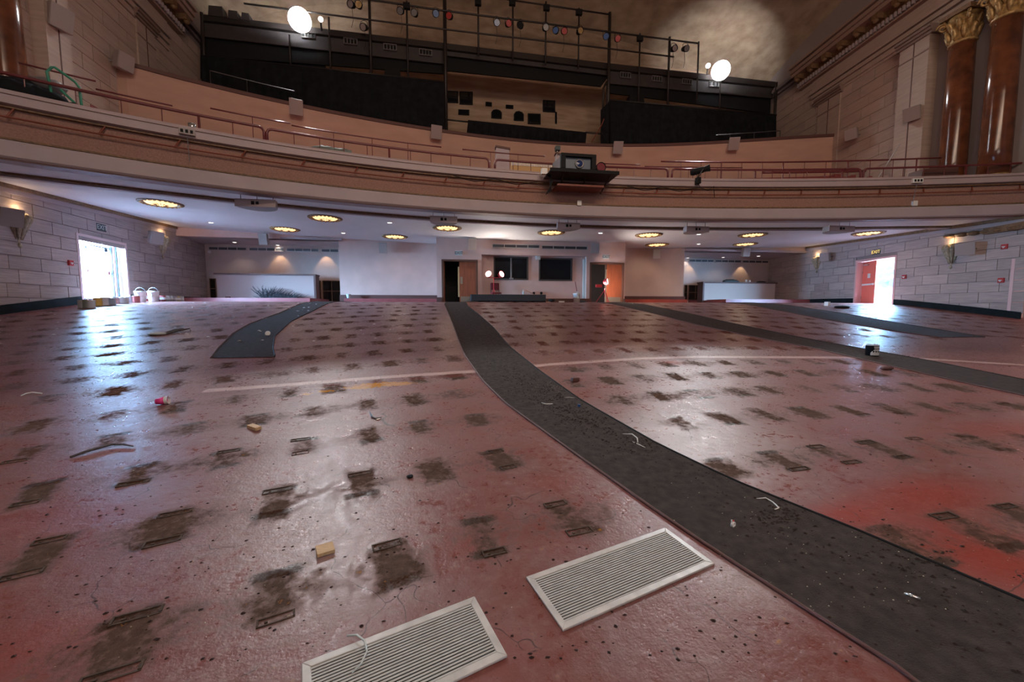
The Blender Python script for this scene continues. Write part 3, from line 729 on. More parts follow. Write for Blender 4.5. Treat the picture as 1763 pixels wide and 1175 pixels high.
mb = MB(); mb.box(a585.x - .02, LBx, 22.02, 22.34, 1.9, 2.33); S(obj('baseboard_back_left', mb, M['basebrown']))
mb = MB(); mb.box(RBx, a1177.x + .02, 22.05, 22.33, 1.9, 2.33); S(obj('baseboard_back_right', mb, M['basebrown']))
# alcoves
def alcove(side):
    if side == 0: x0, x1, Yb, zc = -13.6, a585.x + .2, 24.1, 5.12
    else: x0, x1, Yb, zc = a1177.x - .2, 22.0, 25.2, 4.99
    mb = MB(); mb.box(x0, x1, Yb, Yb + .3, ZB, 5.6); wk = S(obj('wall_alcove_left' if side == 0 else 'wall_alcove_right', mb, M['plain2']))
    mb = MB(); mb.box(x0, x1, 21.9, Yb + .1, zc, zc + .12); S(obj('ceiling_alcove_left' if side == 0 else 'ceiling_alcove_right', mb, M['cream']))
    return Yb
alcove(0); alcove(1)
def grille_strip(name, label, p0, p1, z0, z1, nseg, fwd=(0, -1), grp='slot air vents on the rear walls'):
    p0, p1 = Vector((*p0, 0)), Vector((*p1, 0)); c = (p0 + p1) / 2; t = thing(name, label, 'vent', (c.x, c.y, z0), grp)
    U = (p1 - p0); Wd = U.length; U.normalize(); Nn = Vector((U.y, -U.x, 0)); fz = .035
    fr = MB(); panel(fr, p0 + Nn * .05 + Vector((0, 0, z0)), U, Wd, z1 - z0, [(fz + k * (Wd - fz) / nseg, (k + 1) * (Wd - fz) / nseg, fz, z1 - z0 - fz) for k in range(nseg)], .04); obj('frame', fr, M['ventframe'], t)
    for k in range(nseg):
        a = p0 + U * (fz + k * (Wd - fz) / nseg) + Nn * .02; b_ = p0 + U * ((k + 1) * (Wd - fz) / nseg) + Nn * .02
        lo, hi = Vector((0, 0, z0 + fz)), Vector((0, 0, z1 - fz)); obj('louvre', MB().prism([a + lo, b_ + lo, b_ + hi, a + hi], Nn * .012), M['ventdark'], t)
def px2(Y, x): return (float(atY(x, 440, Y)[0]), Y - .0)
for a, c, lb in ((360, 426, 'leftmost long slot vent high on the left alcove wall'), (429.5, 490, 'second slot vent from the left in the left alcove'), (494, 550, 'third slot vent from the left in the left alcove'), (553.5, 584, 'short slot vent at the right end of the left alcove')):
    grille_strip('wall_vent', lb, px2(24.08, a), px2(24.08, c), 4.78, 4.98, 4 if c - a > 40 else 2)
for a, c, lb in ((1179, 1185, None), (1186, 1229, 'slot vent nearest the booth in the right alcove'), (1231, 1276, 'middle slot vent in the right alcove'), (1278, 1323, 'slot vent nearest the stone wall in the right alcove')):
    if lb: grille_strip('wall_vent', lb, px2(25.18, a), px2(25.18, c), 4.73, 4.93, 4)
grille_strip('wall_vent', 'left slot vent above the booth windows', (atY(847, 420, 20.3)[0], 20.28), (atY(929, 420, 20.3)[0], 20.28), 4.66, 4.86, 4)
grille_strip('wall_vent', 'right slot vent above the booth windows', (atY(932, 420, 20.3)[0], 20.28), (atY(1011, 420, 20.3)[0], 20.28), 4.64, 4.84, 4)

# raised steps in front of the alcoves
def plat(name, x0, x1, yf, zt, m, lab):
    mb = MB(); mb.box(x0, x1, yf, 25.5, 1.6, zt); return S(obj(name, mb, m), lab)
lx = fl(330, 518)[0]
plat('floor_step_left', -13.5, atY(536, 510, 21.2)[0], 21.0, 2.13, M['platform'], 'low red step across the left alcove')
plat('floor_step_left_inner', atY(592, 510, 21.4)[0], LBx, 21.4, 2.13, M['platform'], 'low red step before the rear wall')
plat('floor_step_right', RBx, atY(1180, 510, 21.4)[0], 21.2, 2.13, M['platform2'], 'low bright red step right of the booth')
plat('floor_step_right_outer', atY(1250, 510, 21.4)[0], 21.6, 21.4, 2.16, M['platform'], 'low red step across the right alcove')
mb = MB(); mb.box(-13.5, 21.9, 20.3, 25.6, 1.55, 1.935); S(obj('floor_rear', mb, M['platform']))

# counters
def counter(px, Y, zt, m1, lab, post_side):
    x0, x1 = float(atY(px[0], 490, Y)[0]), float(atY(px[1], 490, Y)[0]); t = thing('bar_counter', lab, 'counter', ((x0 + x1) / 2, Y, 2.13))
    obj('front_panel', MB().box(x0 + .08, x1 - .08, Y, Y + .5, 2.10, zt - .08), m1, t)
    obj('countertop', MB().box(x0 - .02, x1 + .02, Y - .06, Y + .6, zt - .08, zt), M['basebrown'], t, bevel=.01)
    e = (x1 - .1, x1) if post_side else (x0, x0 + .1)
    obj('end_post', MB().box(e[0], e[1], Y - .03, Y + .55, 2.02, zt - .08), M['basebrown'], t)
    return x0, x1
cl0, cl1 = counter((370, 544), 22.5, 3.42, mat('pink_panel', (.50, .37, .34), .7), 'pale counter with dark top in the left alcove', True)
cr0, cr1 = counter((1210, 1337), 23.2, 3.28, mat('cream_panel', (.48, .38, .33), .7), 'pale counter with dark top in the right alcove', False)
# mesh doors at the ends of counters
def screen(px0, px1, Y, z0, z1, lab, nc, nr_):
    x0, x1 = float(atY(px0, 500, Y)[0]), float(atY(px1, 500, Y)[0]); t = thing('grille_door', lab, 'door', ((x0 + x1) / 2, Y, z0), None)
    fr = MB(); f = .03; panel(fr, (x0, Y - .04, z0), (1, 0, 0), x1 - x0, z1 - z0, [(f + i * (x1 - x0 - f) / nc, (i + 1) * (x1 - x0 - f) / nc, f + j * (z1 - z0 - f) / nr_, (j + 1) * (z1 - z0 - f) / nr_) for i in range(nc) for j in range(nr_)], .04)
    obj('frame', fr, M['giltdark'], t)
    for i in range(nc):
        for j in range(nr_): obj('pane', MB().box(x0 + f + i * (x1 - x0 - f) / nc, x0 + (i + 1) * (x1 - x0 - f) / nc, Y - .02, Y - .012, z0 + f + j * (z1 - z0 - f) / nr_, z0 + (j + 1) * (z1 - z0 - f) / nr_), M['glassdark'], t)
screen(362, 373, 24.0, 2.15, 3.25, 'narrow glazed grille at the left end of the left alcove', 1, 2)
screen(545, 553, 24.0, 2.0, 3.2, 'narrow olive glazed grille right of the left counter', 1, 2)
screen(556, 587, 24.0, 2.0, 3.2, 'wide olive glazed grille at the right end of the left alcove', 2, 2)
screen(1178, 1183, 25.1, 2.2, 3.2, 'narrow glazed grille at the left edge of the right alcove', 1, 2)
screen(1185, 1209, 25.1, 2.2, 3.2, 'wide glazed grille left of the right counter', 2, 2)

# ------------------------------------------------------------------ lights in the soffit
mi = 0
MED = [((277, 349), 'largest ceiling medallion lamp, leftmost near the trim line'), ((560, 375), 'second medallion lamp from left along the front row'), ((491, 394), 'left medallion lamp in the rear row'), ((680, 407), 'medallion lamp over the pink rear wall left of the booth'),
       ((770, 392), 'medallion lamp above the left booth doorway'), ((949, 400), 'medallion lamp above the booth windows'), ((1117, 404), 'front medallion lamp just right of the booth'), ((1131, 421), 'small rear medallion lamp just right of the booth'),
       ((1296, 404), 'front medallion lamp before the right alcove'), ((1283, 420), 'rear medallion lamp at the right alcove'), ((1495, 401), 'rightmost medallion lamp beside the right stone wall')]
def soffit(x, y):
    Zg = 5.1
    for _ in range(8): p = atZ(x, y, Zg); Zg = ceilZ(p[0], p[1])
    return atZ(x, y, Zg)
for (px, lab) in MED:
    p = soffit(*px); t = thing('medallion_lamp', lab, 'ceiling lamp', p, 'gilt medallion lamps in the soffit'); z = p[2]; R0 = .62
    mb = MB(); mb.lathe([(R0, .0), (R0, -.03), (R0 - .05, -.05), (R0 - .12, -.035), (R0 - .17, -.02), (R0 - .17, 0)], (p[0], p[1], z), 36, False); obj('rim', mb, M['giltdark'], t, smooth=True)
    for k in range(24):
        a = 2 * PI * k / 24; mb = MB().ball((p[0] + .53 * math.cos(a), p[1] + .53 * math.sin(a), z - .045), .045, 1, 1, .6, 8, 5); obj('leaf', mb, M['gold'], t)
    obj('glass_dish', MB().lathe([(.45, -.01), (.40, -.045), (.25, -.075), (.02, -.09)], (p[0], p[1], z), 30), M['warmlit'], t, smooth=True)
    rb = MB()
    for k in range(12): a = 2 * PI * k / 12; rb.tube([(p[0] + .12 * math.cos(a), p[1] + .12 * math.sin(a), z - .095), (p[0] + .45 * math.cos(a), p[1] + .45 * math.sin(a), z - .02)], .012, 5)
    obj('tracery', rb, M['giltdark'], t)
    spot('medallion_light', (p[0], p[1], z - .14), (p[0], p[1], 0), 42, (1, .74, .52), .3, 165)
DL = [(363, 383), (404, 417), (478, 422), (557, 428), (591, 401), (671, 383), (1034, 401), (1203, 403), (1203, 420), (1184, 444), (1245, 443), (1306, 441)]
DLl = ['near the left wall corner', 'leftmost in the left alcove ceiling', 'middle in the left alcove ceiling', 'rightmost in the left alcove ceiling', 'above the opening of the left alcove', 'between the two left medallions and the trim', 'above the right booth doorway', 'in front between the right medallions', 'in the rear between the right medallions', 'leftmost in the right alcove ceiling', 'middle in the right alcove ceiling', 'rightmost in the right alcove ceiling']
for px, lb in zip(DL, DLl):
    if 'alcove ceiling' in lb: Zc = 5.12 if px[0] < 800 else 4.99; p = atZ(*px, Zc); z = Zc
    else: p = soffit(*px); z = p[2]
    t = thing('downlight', 'small round recessed downlight ' + lb, 'downlight', p, 'recessed downlights')
    obj('trim_ring', MB().lathe([(.12, .0), (.12, -.02), (.09, -.025), (.09, 0)], (p[0], p[1], z), 20, False), M['white'], t); obj('lens', MB().lathe([(.088, -.012), (.01, -.016)], (p[0], p[1], z), 20), M['downlit'], t); spot('downlight_beam', (p[0], p[1], z - .05), (p[0], p[1], 0), 20, (1, .86, .74), .08, 110)
# accent lamps over the left/right counters (scallops on alcove wall)
for px in (480, 560):
    q_ = atY(px, 470, 23.8); spot('alcove_scallop', (q_[0], 23.7, 5.0), (q_[0], 24.1, 2.6), 48, (1, .66, .36), .03, 70, .4)
for px in (1190, 1280):
    q_ = atY(px, 470, 24.9); spot('alcove_scallop', (q_[0], 24.8, 4.9), (q_[0], 25.2, 2.6), 36, (1, .7, .42), .03, 70, .4)

# ================================================================== PART 2
def V(p): return Vector([float(a) for a in p])
def text(par, s, M_, size, m, org=None):
    c = bpy.data.curves.new('letters', 'FONT'); c.body = s; c.size = size; c.extrude = .004; c.align_x = 'CENTER'; c.align_y = 'CENTER'
    c.materials.append(m); tmp = bpy.data.objects.new('letters', c); link(tmp); bpy.context.view_layer.update(); me_ = bpy.data.meshes.new_from_object(tmp.evaluated_get(bpy.context.evaluated_depsgraph_get())); bpy.data.objects.remove(tmp); o = bpy.data.objects.new('letters', me_); link(o); o.parent = par
    o.matrix_local = Matrix.Translation(-ORG.get(par.name, Vector((0, 0, 0)))) @ M_; return o
# ---- side doors
def wallM(A, U, Nn, s, z, d=0):    # local x along U, y outward, z up
    p = A + U * s + Nn * d; return Matrix(((U.x, Nn.x, 0, p.x), (U.y, Nn.y, 0, p.y), (0, 0, 1, z), (0, 0, 0, 1)))
def sidedoor(n, A, U, Nn, D, zb, lab, cframe, cleaf, ang, hinge, leafdark):
    s0_, s1_, _, zt = D; W2 = s1_ - s0_
    fr = MB().xf(wallM(A, U, Nn, s0_, 0)); t = .09
    fr.box(0, t, -.05, .4, zb - .3, zt); fr.box(W2 - t, W2, -.05, .4, zb - .3, zt); fr.box(t, W2 - t, -.05, .4, zt - t, zt)
    o = S(obj('door_%d' % n, fr, cframe), lab)
    obj('threshold', MB().xf(wallM(A, U, Nn, s0_, 0)).box(0, W2, .0, .45, zb - .6, zb - .02), M['grey'], o)
    lw = (W2 - 2 * t) / 2
    for hs, sgn in (((W2 - t), -1), (t, 1)):
        if hs == t and not hinge: continue
        mtx = wallM(A, U, Nn, s0_ + hs, zb, .32) @ Matrix.Rotation((ang if sgn < 0 else -ang * 1.25) * (-1 if U.x * Nn.y - U.y * Nn.x > 0 else 1) , 4, 'Z')
        a, b_ = (-lw, 0) if sgn < 0 else (0, lw)
        lf = obj('door_leaf', MB().xf(mtx).box(a, b_, -.025, .025, .02, zt - zb - t - .02), cleaf, o)
        mid = (a + b_) / 2
        obj('panic_bar', MB().xf(mtx).box(a + .08, b_ - .08, -.085, -.05, .98, 1.06).box(a + .08, a + .14, -.06, -.02, .97, 1.07).box(b_ - .14, b_ - .08, -.06, -.02, .97, 1.07), M['white'], lf)
        obj('notice', MB().xf(mtx).box(mid - .1, mid + .1, -.03, -.024, 1.35, 1.58), M['label'], lf)
        obj('door_closer', MB().xf(mtx).box(b_ - .45 if sgn < 0 else a + .1, b_ - .1 if sgn < 0 else a + .45, -.09, -.02, zt - zb - .32, zt - zb - .24), M['silver'], lf)
        obj('hinge', MB().xf(mtx).box(-.02, .02, -.04, .0, .3, .42).box(-.02, .02, -.04, .0, 1.6, 1.72), M['grey'], lf)
    return o
sidedoor(3, LA, LU, LN, LD, 2.0, 'open double side door flooded with daylight in the left wall', mat('pink_white_frame', (.80, .62, .62), .4), mat('overexposed_red_door', (.85, .55, .55), .4), math.radians(75), True, False)  # red leaf coloured pale pink, the overexposure put into its colour
sidedoor(4, RA, RU, RN, RD, 1.83, 'open red side door with daylight in the right wall', mat('pale_red_frame', (.72, .42, .40), .45), M['doorred'], math.radians(13), False, True)
_d3 = bpy.data.objects['door_3']; _w = LD[1] - LD[0]
for _x, _m in ((.17, M['black']), (.27, M['maroon']), (.40, M['black'])): obj('door_stop', MB().xf(wallM(LA, LU, LN, LD[0], 2.0, .22)).box(_w - _x, _w - _x + .035, .0, .08, 0, 2.1), _m, _d3)
obj('closer_arm', MB().xf(wallM(LA, LU, LN, LD[0], 2.0, .3)).box(_w - 1.25, _w - .35, .0, .05, 1.93, 1.965).box(_w - .62, _w - .48, .0, .06, 1.80, 1.92).box(_w - 1.5, _w - 1.45, .0, .05, 1.80, 1.90), M['black'], _d3)
obj('latch', MB().xf(wallM(LA, LU, LN, LD[0], 2.0, .3)).box(_w - .52, _w - .44, .0, .05, .93, 1.06).box(_w - 1.5, _w - 1.44, .0, .05, .95, 1.03), M['maroon'], _d3)
# outside: pavements and the painted wall across the alley
g = MB(); g.prism([LA + LU * -8 + LN * .5 + Vector((0, 0, 1.6)), LA + LU * 12 + LN * .5 + Vector((0, 0, 1.6)), LA + LU * 12 + LN * 14 + Vector((0, 0, 1.6)), LA + LU * -8 + LN * 14 + Vector((0, 0, 1.6))], (0, 0, .35)); S(obj('ground_left', g, mat('pale_concrete', (.85, .85, .83), .9)))
g = MB(); g.prism([RA + RU * -8 + RN * 1.5 + Vector((0, 0, 1.4)), RA + RU * 12 + RN * 1.5 + Vector((0, 0, 1.4)), RA + RU * 12 + RN * 14 + Vector((0, 0, 1.4)), RA + RU * -8 + RN * 14 + Vector((0, 0, 1.4))], (0, 0, .35)); S(obj('ground_right', g, mat('pale_concrete', (.85, .85, .83), .9)))
ao = RA + RN * 6; g = MB().prism([ao + RU * -3 + Vector((0, 0, 1.7)), ao + RU * 16 + Vector((0, 0, 1.7)), ao + RU * 16 + Vector((0, 0, 5.5)), ao + RU * -3 + Vector((0, 0, 5.5))], RN * .3)
ew = S(obj('wall_alley', g, mat('sunlit_plaster', (.8, .74, .72), .9)), 'white sunlit wall outside the right side door')
mc = mat('pale_blue_mural_paint', (.045, .065, .10), .9, var=.3, scale=6)
for (px, py, rr) in ((1522, 488, 7.5), (1535, 487, 6.5), (1516, 475, 4), (1528, 473, 4.5), (1537, 471, 3), (1520, 465, 4.5), (1531, 462, 3.5), (1540, 466, 2.5)):
    c = V(onpl(px, py, ao - RN * .01, nRn)); r_ = rr * .034; mb = MB()
    pts = [c + RU * (r_ * 1.5 * math.cos(a) * (1 + .22 * math.sin(3 * a + px))) + Vector((0, 0, r_ * math.sin(a) * (1 + .25 * math.cos(2 * a + py)))) for a in [2 * PI * k / 18 for k in range(18)]]
    mb.prism(pts, RN * -.01); obj('mural_patch', mb, mc, ew)

# ---- signs
def exit_sign(label, Mx, w_, h_, face, letters, frame_):
    p = Mx.translation; t = thing('exit_sign', label, 'exit sign', p)
    obj('housing', MB().xf(Mx).box(-w_ / 2, w_ / 2, -.05, .0, -h_ / 2, h_ / 2), frame_, t, bevel=.008)
    obj('face', MB().xf(Mx).box(-w_ / 2 + .02, w_ / 2 - .02, -.056, -.05, -h_ / 2 + .02, h_ / 2 - .02), face, t)
    text(t, 'EXIT', Mx @ Matrix.Translation((0, -.058, -.005)) @ Matrix.Rotation(PI / 2, 4, 'X'), h_ * .92, letters)
p = V(onL(172, 392)); exit_sign('dark EXIT sign on the left stone wall above the bright doorway', Matrix.Translation(p) @ Matrix.Rotation(math.atan2(LU.y, LU.x), 4, 'Z') @ Matrix.Translation((0, -.01, 0)), .42, .26, M['exitdark'], mat('exit_letter_grey', (.55, .6, .58), .5), M['exitdark'])
p = V(onR(1510, 434)); exit_sign('amber-lit EXIT sign on the right stone wall above the red door', Matrix.Translation(p) @ Matrix.Rotation(math.atan2(-RU.y, -RU.x), 4, 'Z') @ Matrix.Translation((0, -.01, 0)), .42, .24, M['exitdark'], M['exitlit'], M['exitdark'])
blk = mat('exit_letter_dark', (.03, .12, .14), .5)
p = V(atY(790, 436, 20.3)); exit_sign('white EXIT sign above the left booth doorway', Matrix.Translation(p), .36, .22, M['exitface'], blk, M['white'])
p = V(atY(1043, 442.5, 20.3)); exit_sign('white EXIT sign above the right booth doorway', Matrix.Translation(p), .36, .22, M['exitface'], blk, M['white'])

# ---- box loudspeakers
def speaker(label, p, fwd, wall_pt, w_=.46, h_=.56, d_=.34, tilt=.25, grp='cream box loudspeakers'):
    p = V(p); f = Vector(fwd).normalized(); f = (f + Vector((0, 0, -tilt))).normalized()
    Mx = frame(p, f); t = thing('loudspeaker', label, 'loudspeaker', p, grp)
    a = [(-w_ * .32, -d_ / 2, -h_ * .44), (w_ * .32, -d_ / 2, -h_ * .44), (w_ * .32, -d_ / 2, h_ * .44), (-w_ * .32, -d_ / 2, h_ * .44)]
    c = [(-w_ / 2, d_ / 2, -h_ / 2), (w_ / 2, d_ / 2, -h_ / 2), (w_ / 2, d_ / 2, h_ / 2), (-w_ / 2, d_ / 2, h_ / 2)]
    obj('cabinet', MB().xf(Mx).hexa(a, c), M['speaker'], t, bevel=.02)
    obj('grille', MB().xf(Mx).box(-w_ / 2 + .015, w_ / 2 - .015, d_ / 2, d_ / 2 + .02, -h_ / 2 + .015, h_ / 2 - .015), M['grille'], t)
    wp = V(wall_pt); b0 = p - f * d_ * .5
    obj('bracket', MB().tube([b0, (b0 + wp) / 2 + Vector((0, 0, -.02)), wp], .03, 6), M['grey'], t)
def sp_onL(px, lab, **k):
    p = V(onpl(px[0], px[1], LA - LN * .45, nLn)); q_ = p + LN * .45; speaker(lab, p, (-LN + -LU * .45), q_, **k)
def sp_onR(px, lab, **k):
    p = V(onpl(px[0], px[1], RA - RN * .45, nRn)); q_ = p + RN * .45; speaker(lab, p, (-RN + -RU * .45), q_, **k)
sp_onL((97, 30), 'cream loudspeaker highest on the upper left stone wall', w_=.60, h_=.70, d_=.5)
sp_onL((210, 106), 'cream loudspeaker on upper left wall at the end of the salmon parapet', w_=.55, h_=.62, d_=.45)
sp_onR((1573, 196), 'cream loudspeaker on the upper right wall beside the tall pilaster', w_=.60, h_=.60, d_=.45)
sp_onR((1468, 231), 'cream loudspeaker on upper right wall at the end of the salmon parapet', w_=.55, h_=.55, d_=.4)
sp_onL((13, 373), 'cream loudspeaker at far left edge beside the nearer gilt sconce', w_=.50, h_=.52)
sp_onL((266, 409), 'cream loudspeaker on lower left wall beside the farther gilt sconce', w_=.50, h_=.55)
sp_onR((1422, 442), 'cream loudspeaker on lower right wall beside the farther gilt sconce', w_=.46, h_=.46)
sp_onR((1664, 428), 'cream loudspeaker on lower right wall beside the nearer gilt sconce', w_=.58, h_=.50)
for px, Yw, lab, sx in (((455, 412), 21.75, 'cream loudspeaker on the header of the left alcove', 0), ((660, 427), 22.1, 'cream loudspeaker on the pink wall left of the booth', 0), ((812, 420), 20.3, 'cream loudspeaker over the left booth doorway', 0.1),
                        ((1024, 426.5), 20.3, 'cream loudspeaker over the right booth doorway', -.25), ((1130, 437), 22.3, 'cream loudspeaker on the peach wall right of the booth', -.3), ((1283, 434), 22.1, 'cream loudspeaker on the header of the right alcove', -.1)):
    p = V(atY(*px, Yw - .35)); speaker(lab, p, (sx, -1, 0), (p.x, Yw, p.z + .05), w_=.42, h_=.55, tilt=.2)

# ---- hanging acoustic wedges along the soffit trim
for (px, py, wpx, lab) in ((440, 350, 65, 'largest hanging cream wedge speaker, leftmost under the balcony'), (764, 378, 46, 'hanging cream wedge speaker above the left booth doorway'), (979, 389, 40, 'hanging cream wedge speaker above the booth windows'), (1201, 395, 42, 'hanging cream wedge speaker right of the booth'), (1449, 394, 50, 'rightmost hanging cream wedge speaker near the right door')):
    p = V(atZ(px, py, 4.72)); t = thing('hanging_speaker', lab, 'speaker', p, 'wedge speakers hung under the balcony'); hw = wpx / 2 / FOC * float((np.array(p) - EYE) @ FW)
    mb = MB().xf(T(p)); n = 10; top = []; 
    for k in range(n + 1): a = PI * k / n; top.append((hw * math.cos(a), .0 + .62 * math.sin(a), 0))
    mb.prism([(v[0], v[1], .10) for v in top], (0, 0, -.20)); obj('cabinet', mb, M['speaker'], t)
    obj('front_panel', MB().xf(T(p)).box(-hw, hw, -.03, .0, -.11, .11), M['cream'], t)
    obj('connector_plate', MB().xf(T(p)).box(-.11, -.02, -.04, -.03, -.05, .05).box(.02, .10, -.045, -.03, -.04, .04), M['black'], t)
    zc = float(ceilZ(p.x, p.y)); 
    for dx in (-hw * .8, 0, hw * .8): obj('hanger_rod', MB().tube([(p.x + dx, p.y + .1, p.z + .1), (p.x + dx, p.y + .1, zc)], .01, 6), M['grey'], t)

# ---- gilt sconces on stone walls
def sconce(A, U, Nn, p, lab, H=.95, pw=26):
    p = V(p); t = thing('wall_sconce', lab, 'sconce', p, 'gilt leaf sconces on the stone walls'); Mx = wallM(A, U, Nn, (p - A).dot(U), p.z)
    W2 = H * .21
    mb = MB().xf(Mx); vs = []; fs = []; n = 12; rows_ = [(.48, 1.0), (.40, 1.15), (.22, .95), (.05, .62), (-.15, .38), (-.33, .22), (-.48, .05)]
    for z, r_ in rows_:
        for k in range(n + 1): a = PI * k / n; q_ = W2 * r_ * (1 + .12 * math.cos(6 * a)); vs.append((q_ * math.cos(a), -q_ * math.sin(a) * 1.1, z * H))
    for i in range(len(rows_) - 1):
        for k in range(n): a = i * (n + 1) + k; fs.append((a, a + 1, a + n + 2, a + n + 1))
    mb.add(vs, fs); obj('bowl', mb, M['palegilt'], t)
    for k in range(5):
        a = PI * (k + .5) / 5; lf = MB().xf(Mx); r_ = W2 * 1.02
        pts = [(r_ * math.cos(a) * s_, -r_ * math.sin(a) * s_ * 1.1, z * H) for z, s_ in ((-.30, .42), (-.1, .62), (.1, .86), (.3, 1.2), (.42, 1.38), (.36, 1.5))]
        lf.tube(pts, [.02, .05, .075, .08, .06, .025], 6); obj('acanthus_leaf', lf, M['palegilt'], t, smooth=True)
    obj('drop', MB().xf(Mx).ball((0, -.05, -.46 * H), .05, 1, 1, 1.6), M['palegilt'], t, smooth=True)
    obj('bulb', MB().xf(Mx).ball((0, -W2 * .7, .46 * H), .05), M['warmlit'], t)
    q_ = Mx @ Vector((0, -W2 * .9, .62 * H)); point('sconce_light', q_, 6, (1, .66, .34), .05)
sconce(LA, LU, LN, onL(28, 395), 'gilt leaf sconce at far left edge of the left wall', 1.0)
sconce(LA, LU, LN, onL(277, 425), 'gilt leaf sconce right of the bright left doorway', 1.0)
sconce(RA, RU, RN, onR(1640, 441), 'gilt leaf sconce between the two right openings', 1.0)
sconce(RA, RU, RN, onR(1408, 456), 'gilt leaf sconce left of the red side door', .9)
# ---- red call points
def callp(A, U, Nn, p, lab):
    p = V(p); Mx = wallM(A, U, Nn, (p - A).dot(U), p.z, -.03); t = thing('fire_alarm', lab, 'fire alarm', p)
    obj('box', MB().xf(Mx).box(-.09, .09, -.06, .03, -.09, .09), mat('alarm_red', (.45, .03, .03), .4), t, bevel=.01); obj('lever', MB().xf(Mx).box(-.045, .045, -.08, -.06, -.02, .02).box(-.02, .02, -.08, -.06, -.05, .02), M['white'], t)
callp(LA, LU, LN, onL(118, 453), 'small red fire alarm left of the bright left doorway')
callp(RA, RU, RN, onR(1559, 477), 'small red fire alarm just right of the red door opening')
callp(RA, RU, RN, onR(1726, 483), 'small red fire alarm lower at the far right of the stone wall')
callp(RA, RU, RN, onR(1732, 425), 'plain red alarm box higher at the far right stone wall')

# ------------------------------------------------------------------ gallery parapet (salmon) and what stands on it
cap = [(205, 106), (228, 113), (345, 144), (420, 162), (500, 179), (600, 199), (700, 217), (770, 228), (900, 243), (1050, 251), (1200, 248), (1330, 240), (1455, 233)]
CP = np.array([atZ(x, y, 11.25) for x, y in cap]); cc = np.polyfit(CP[:, 0] - 4, CP[:, 1], 5)
x0c, x1c = CP[0, 0] - .2, 21.0
def capY(x): return float(np.polyval(cc, np.clip(x, CP[0, 0], CP[-1, 0]) - 4))
def cst(x):
    d = (capY(x + .1) - capY(x - .1)) / .2; n = np.array([d, -1.0]); n /= np.linalg.norm(n); return (np.array([x, capY(x)]), n)
CS = [cst(x) for x in np.linspace(-13.3, 21.05, 70)]
wg = S(obj('wall_gallery_parapet', sweep(MB(), CS, [(0, 5.5), (0, 11.25), (-.35, 11.25), (-.35, 5.5)]), M['salmon'], smooth=False), 'curved salmon parapet wall of the upper gallery')
obj('cap_rail', sweep(MB(), CS, [(.06, 11.19), (.06, 11.34), (-.41, 11.34), (-.41, 11.19)]), M['basebrown'], wg)
dk_ = MB()
for k in range(7): sweep(dk_, [cst(x) for x in np.linspace(-13.2, 21.3, 40)], [(-.35 - k * .85, 9.8 + k * .35), (-.35 - k * .85, 10.3 + k * .35), (-1.3 - k * .85, 10.3 + k * .35), (-1.3 - k * .85, 9.8 + k * .35)])
S(obj('floor_gallery', dk_, M['darkgrey']))
def capon(px, Z=11.0):
    lo, hi = -13.2, 21.0
    for _ in range(30):
        m_ = (lo + hi) / 2; d = np.array([m_, capY(m_), Z]) - EYE
        if CX + FOC * (d @ RT) / (d @ FW) < px: lo = m_
        else: hi = m_
    return (lo + hi) / 2
for (px, lab) in ((510, 'leftmost cream loudspeaker hung on the salmon parapet'), (749, 'cream loudspeaker on the salmon parapet left of its middle'), (1060, 'cream loudspeaker on the salmon parapet right of its middle'), (1258, 'rightmost cream loudspeaker hung on the salmon parapet')):
    x = capon(px); (P, n) = cst(x); p = (P[0] + n[0] * .36, P[1] + n[1] * .36, 11.0); speaker(lab, p, (n[0], n[1], 0), (P[0], P[1], 11.05), w_=.58, h_=.68, d_=.36, tilt=.35)

# ------------------------------------------------------------------ gallery scaffold, drapes, booths
Q0 = np.array([21.6, 25.2, 0]); qa_ = math.radians(2.7); QU = np.array([math.cos(qa_), math.sin(qa_), 0]); QN = np.array([math.sin(qa_), -math.cos(qa_), 0])   # QN toward stage
def onQ(x, y, off=0.0): return V(onpl(x, y, Q0 - QN * off, QN))
def quadQ(pts, off, th): return MB().prism([onQ(x, y, off) for x, y in pts], V(-QN * th))
gw = MB().prism([onQ(150, 330, 3.6), onQ(1480, 330, 3.6), onQ(1480, 152, 3.6), onQ(150, 12, 3.6)], V(-QN * .3))
S(obj('wall_gallery_upper', MB().prism([onQ(150, 14, 3.63), onQ(1480, 154, 3.63), onQ(1480, 60, 3.63), onQ(1050, -90, 3.63), onQ(600, -150, 3.63), onQ(150, -60, 3.63)], V(-QN * .3)), M['dome']), 'rough plaster upper part of the gallery rear wall')
S(obj('wall_gallery', gw, M['wood_wall']), 'brown stained rear wall of the gallery')
ph = [(767, 156, 789, 176, 0), (791, 157, 814, 179, 0), (789, 188, 808, 197, 0), (836, 175, 847, 182, 0), (871, 180, 884, 186, 0), (846, 188, 864, 203, 1), (885, 191, 902, 207, 1), (909, 195, 931, 213, 0), (935, 172, 956, 192, 0), (956, 192, 959, 212, 0)]
phl = ['leftmost large dark porthole in the gallery wall', 'second large dark porthole from the left in the gallery wall', 'wide low porthole under the two leftmost portholes', 'smallest dark porthole left of centre', 'small wide porthole above the right arched one', 'left arched porthole in the gallery wall', 'right arched porthole in the gallery wall', 'low square porthole right of the arched pair', 'high square porthole at the right of the gallery wall', 'thin dark slot beside the rightmost porthole']
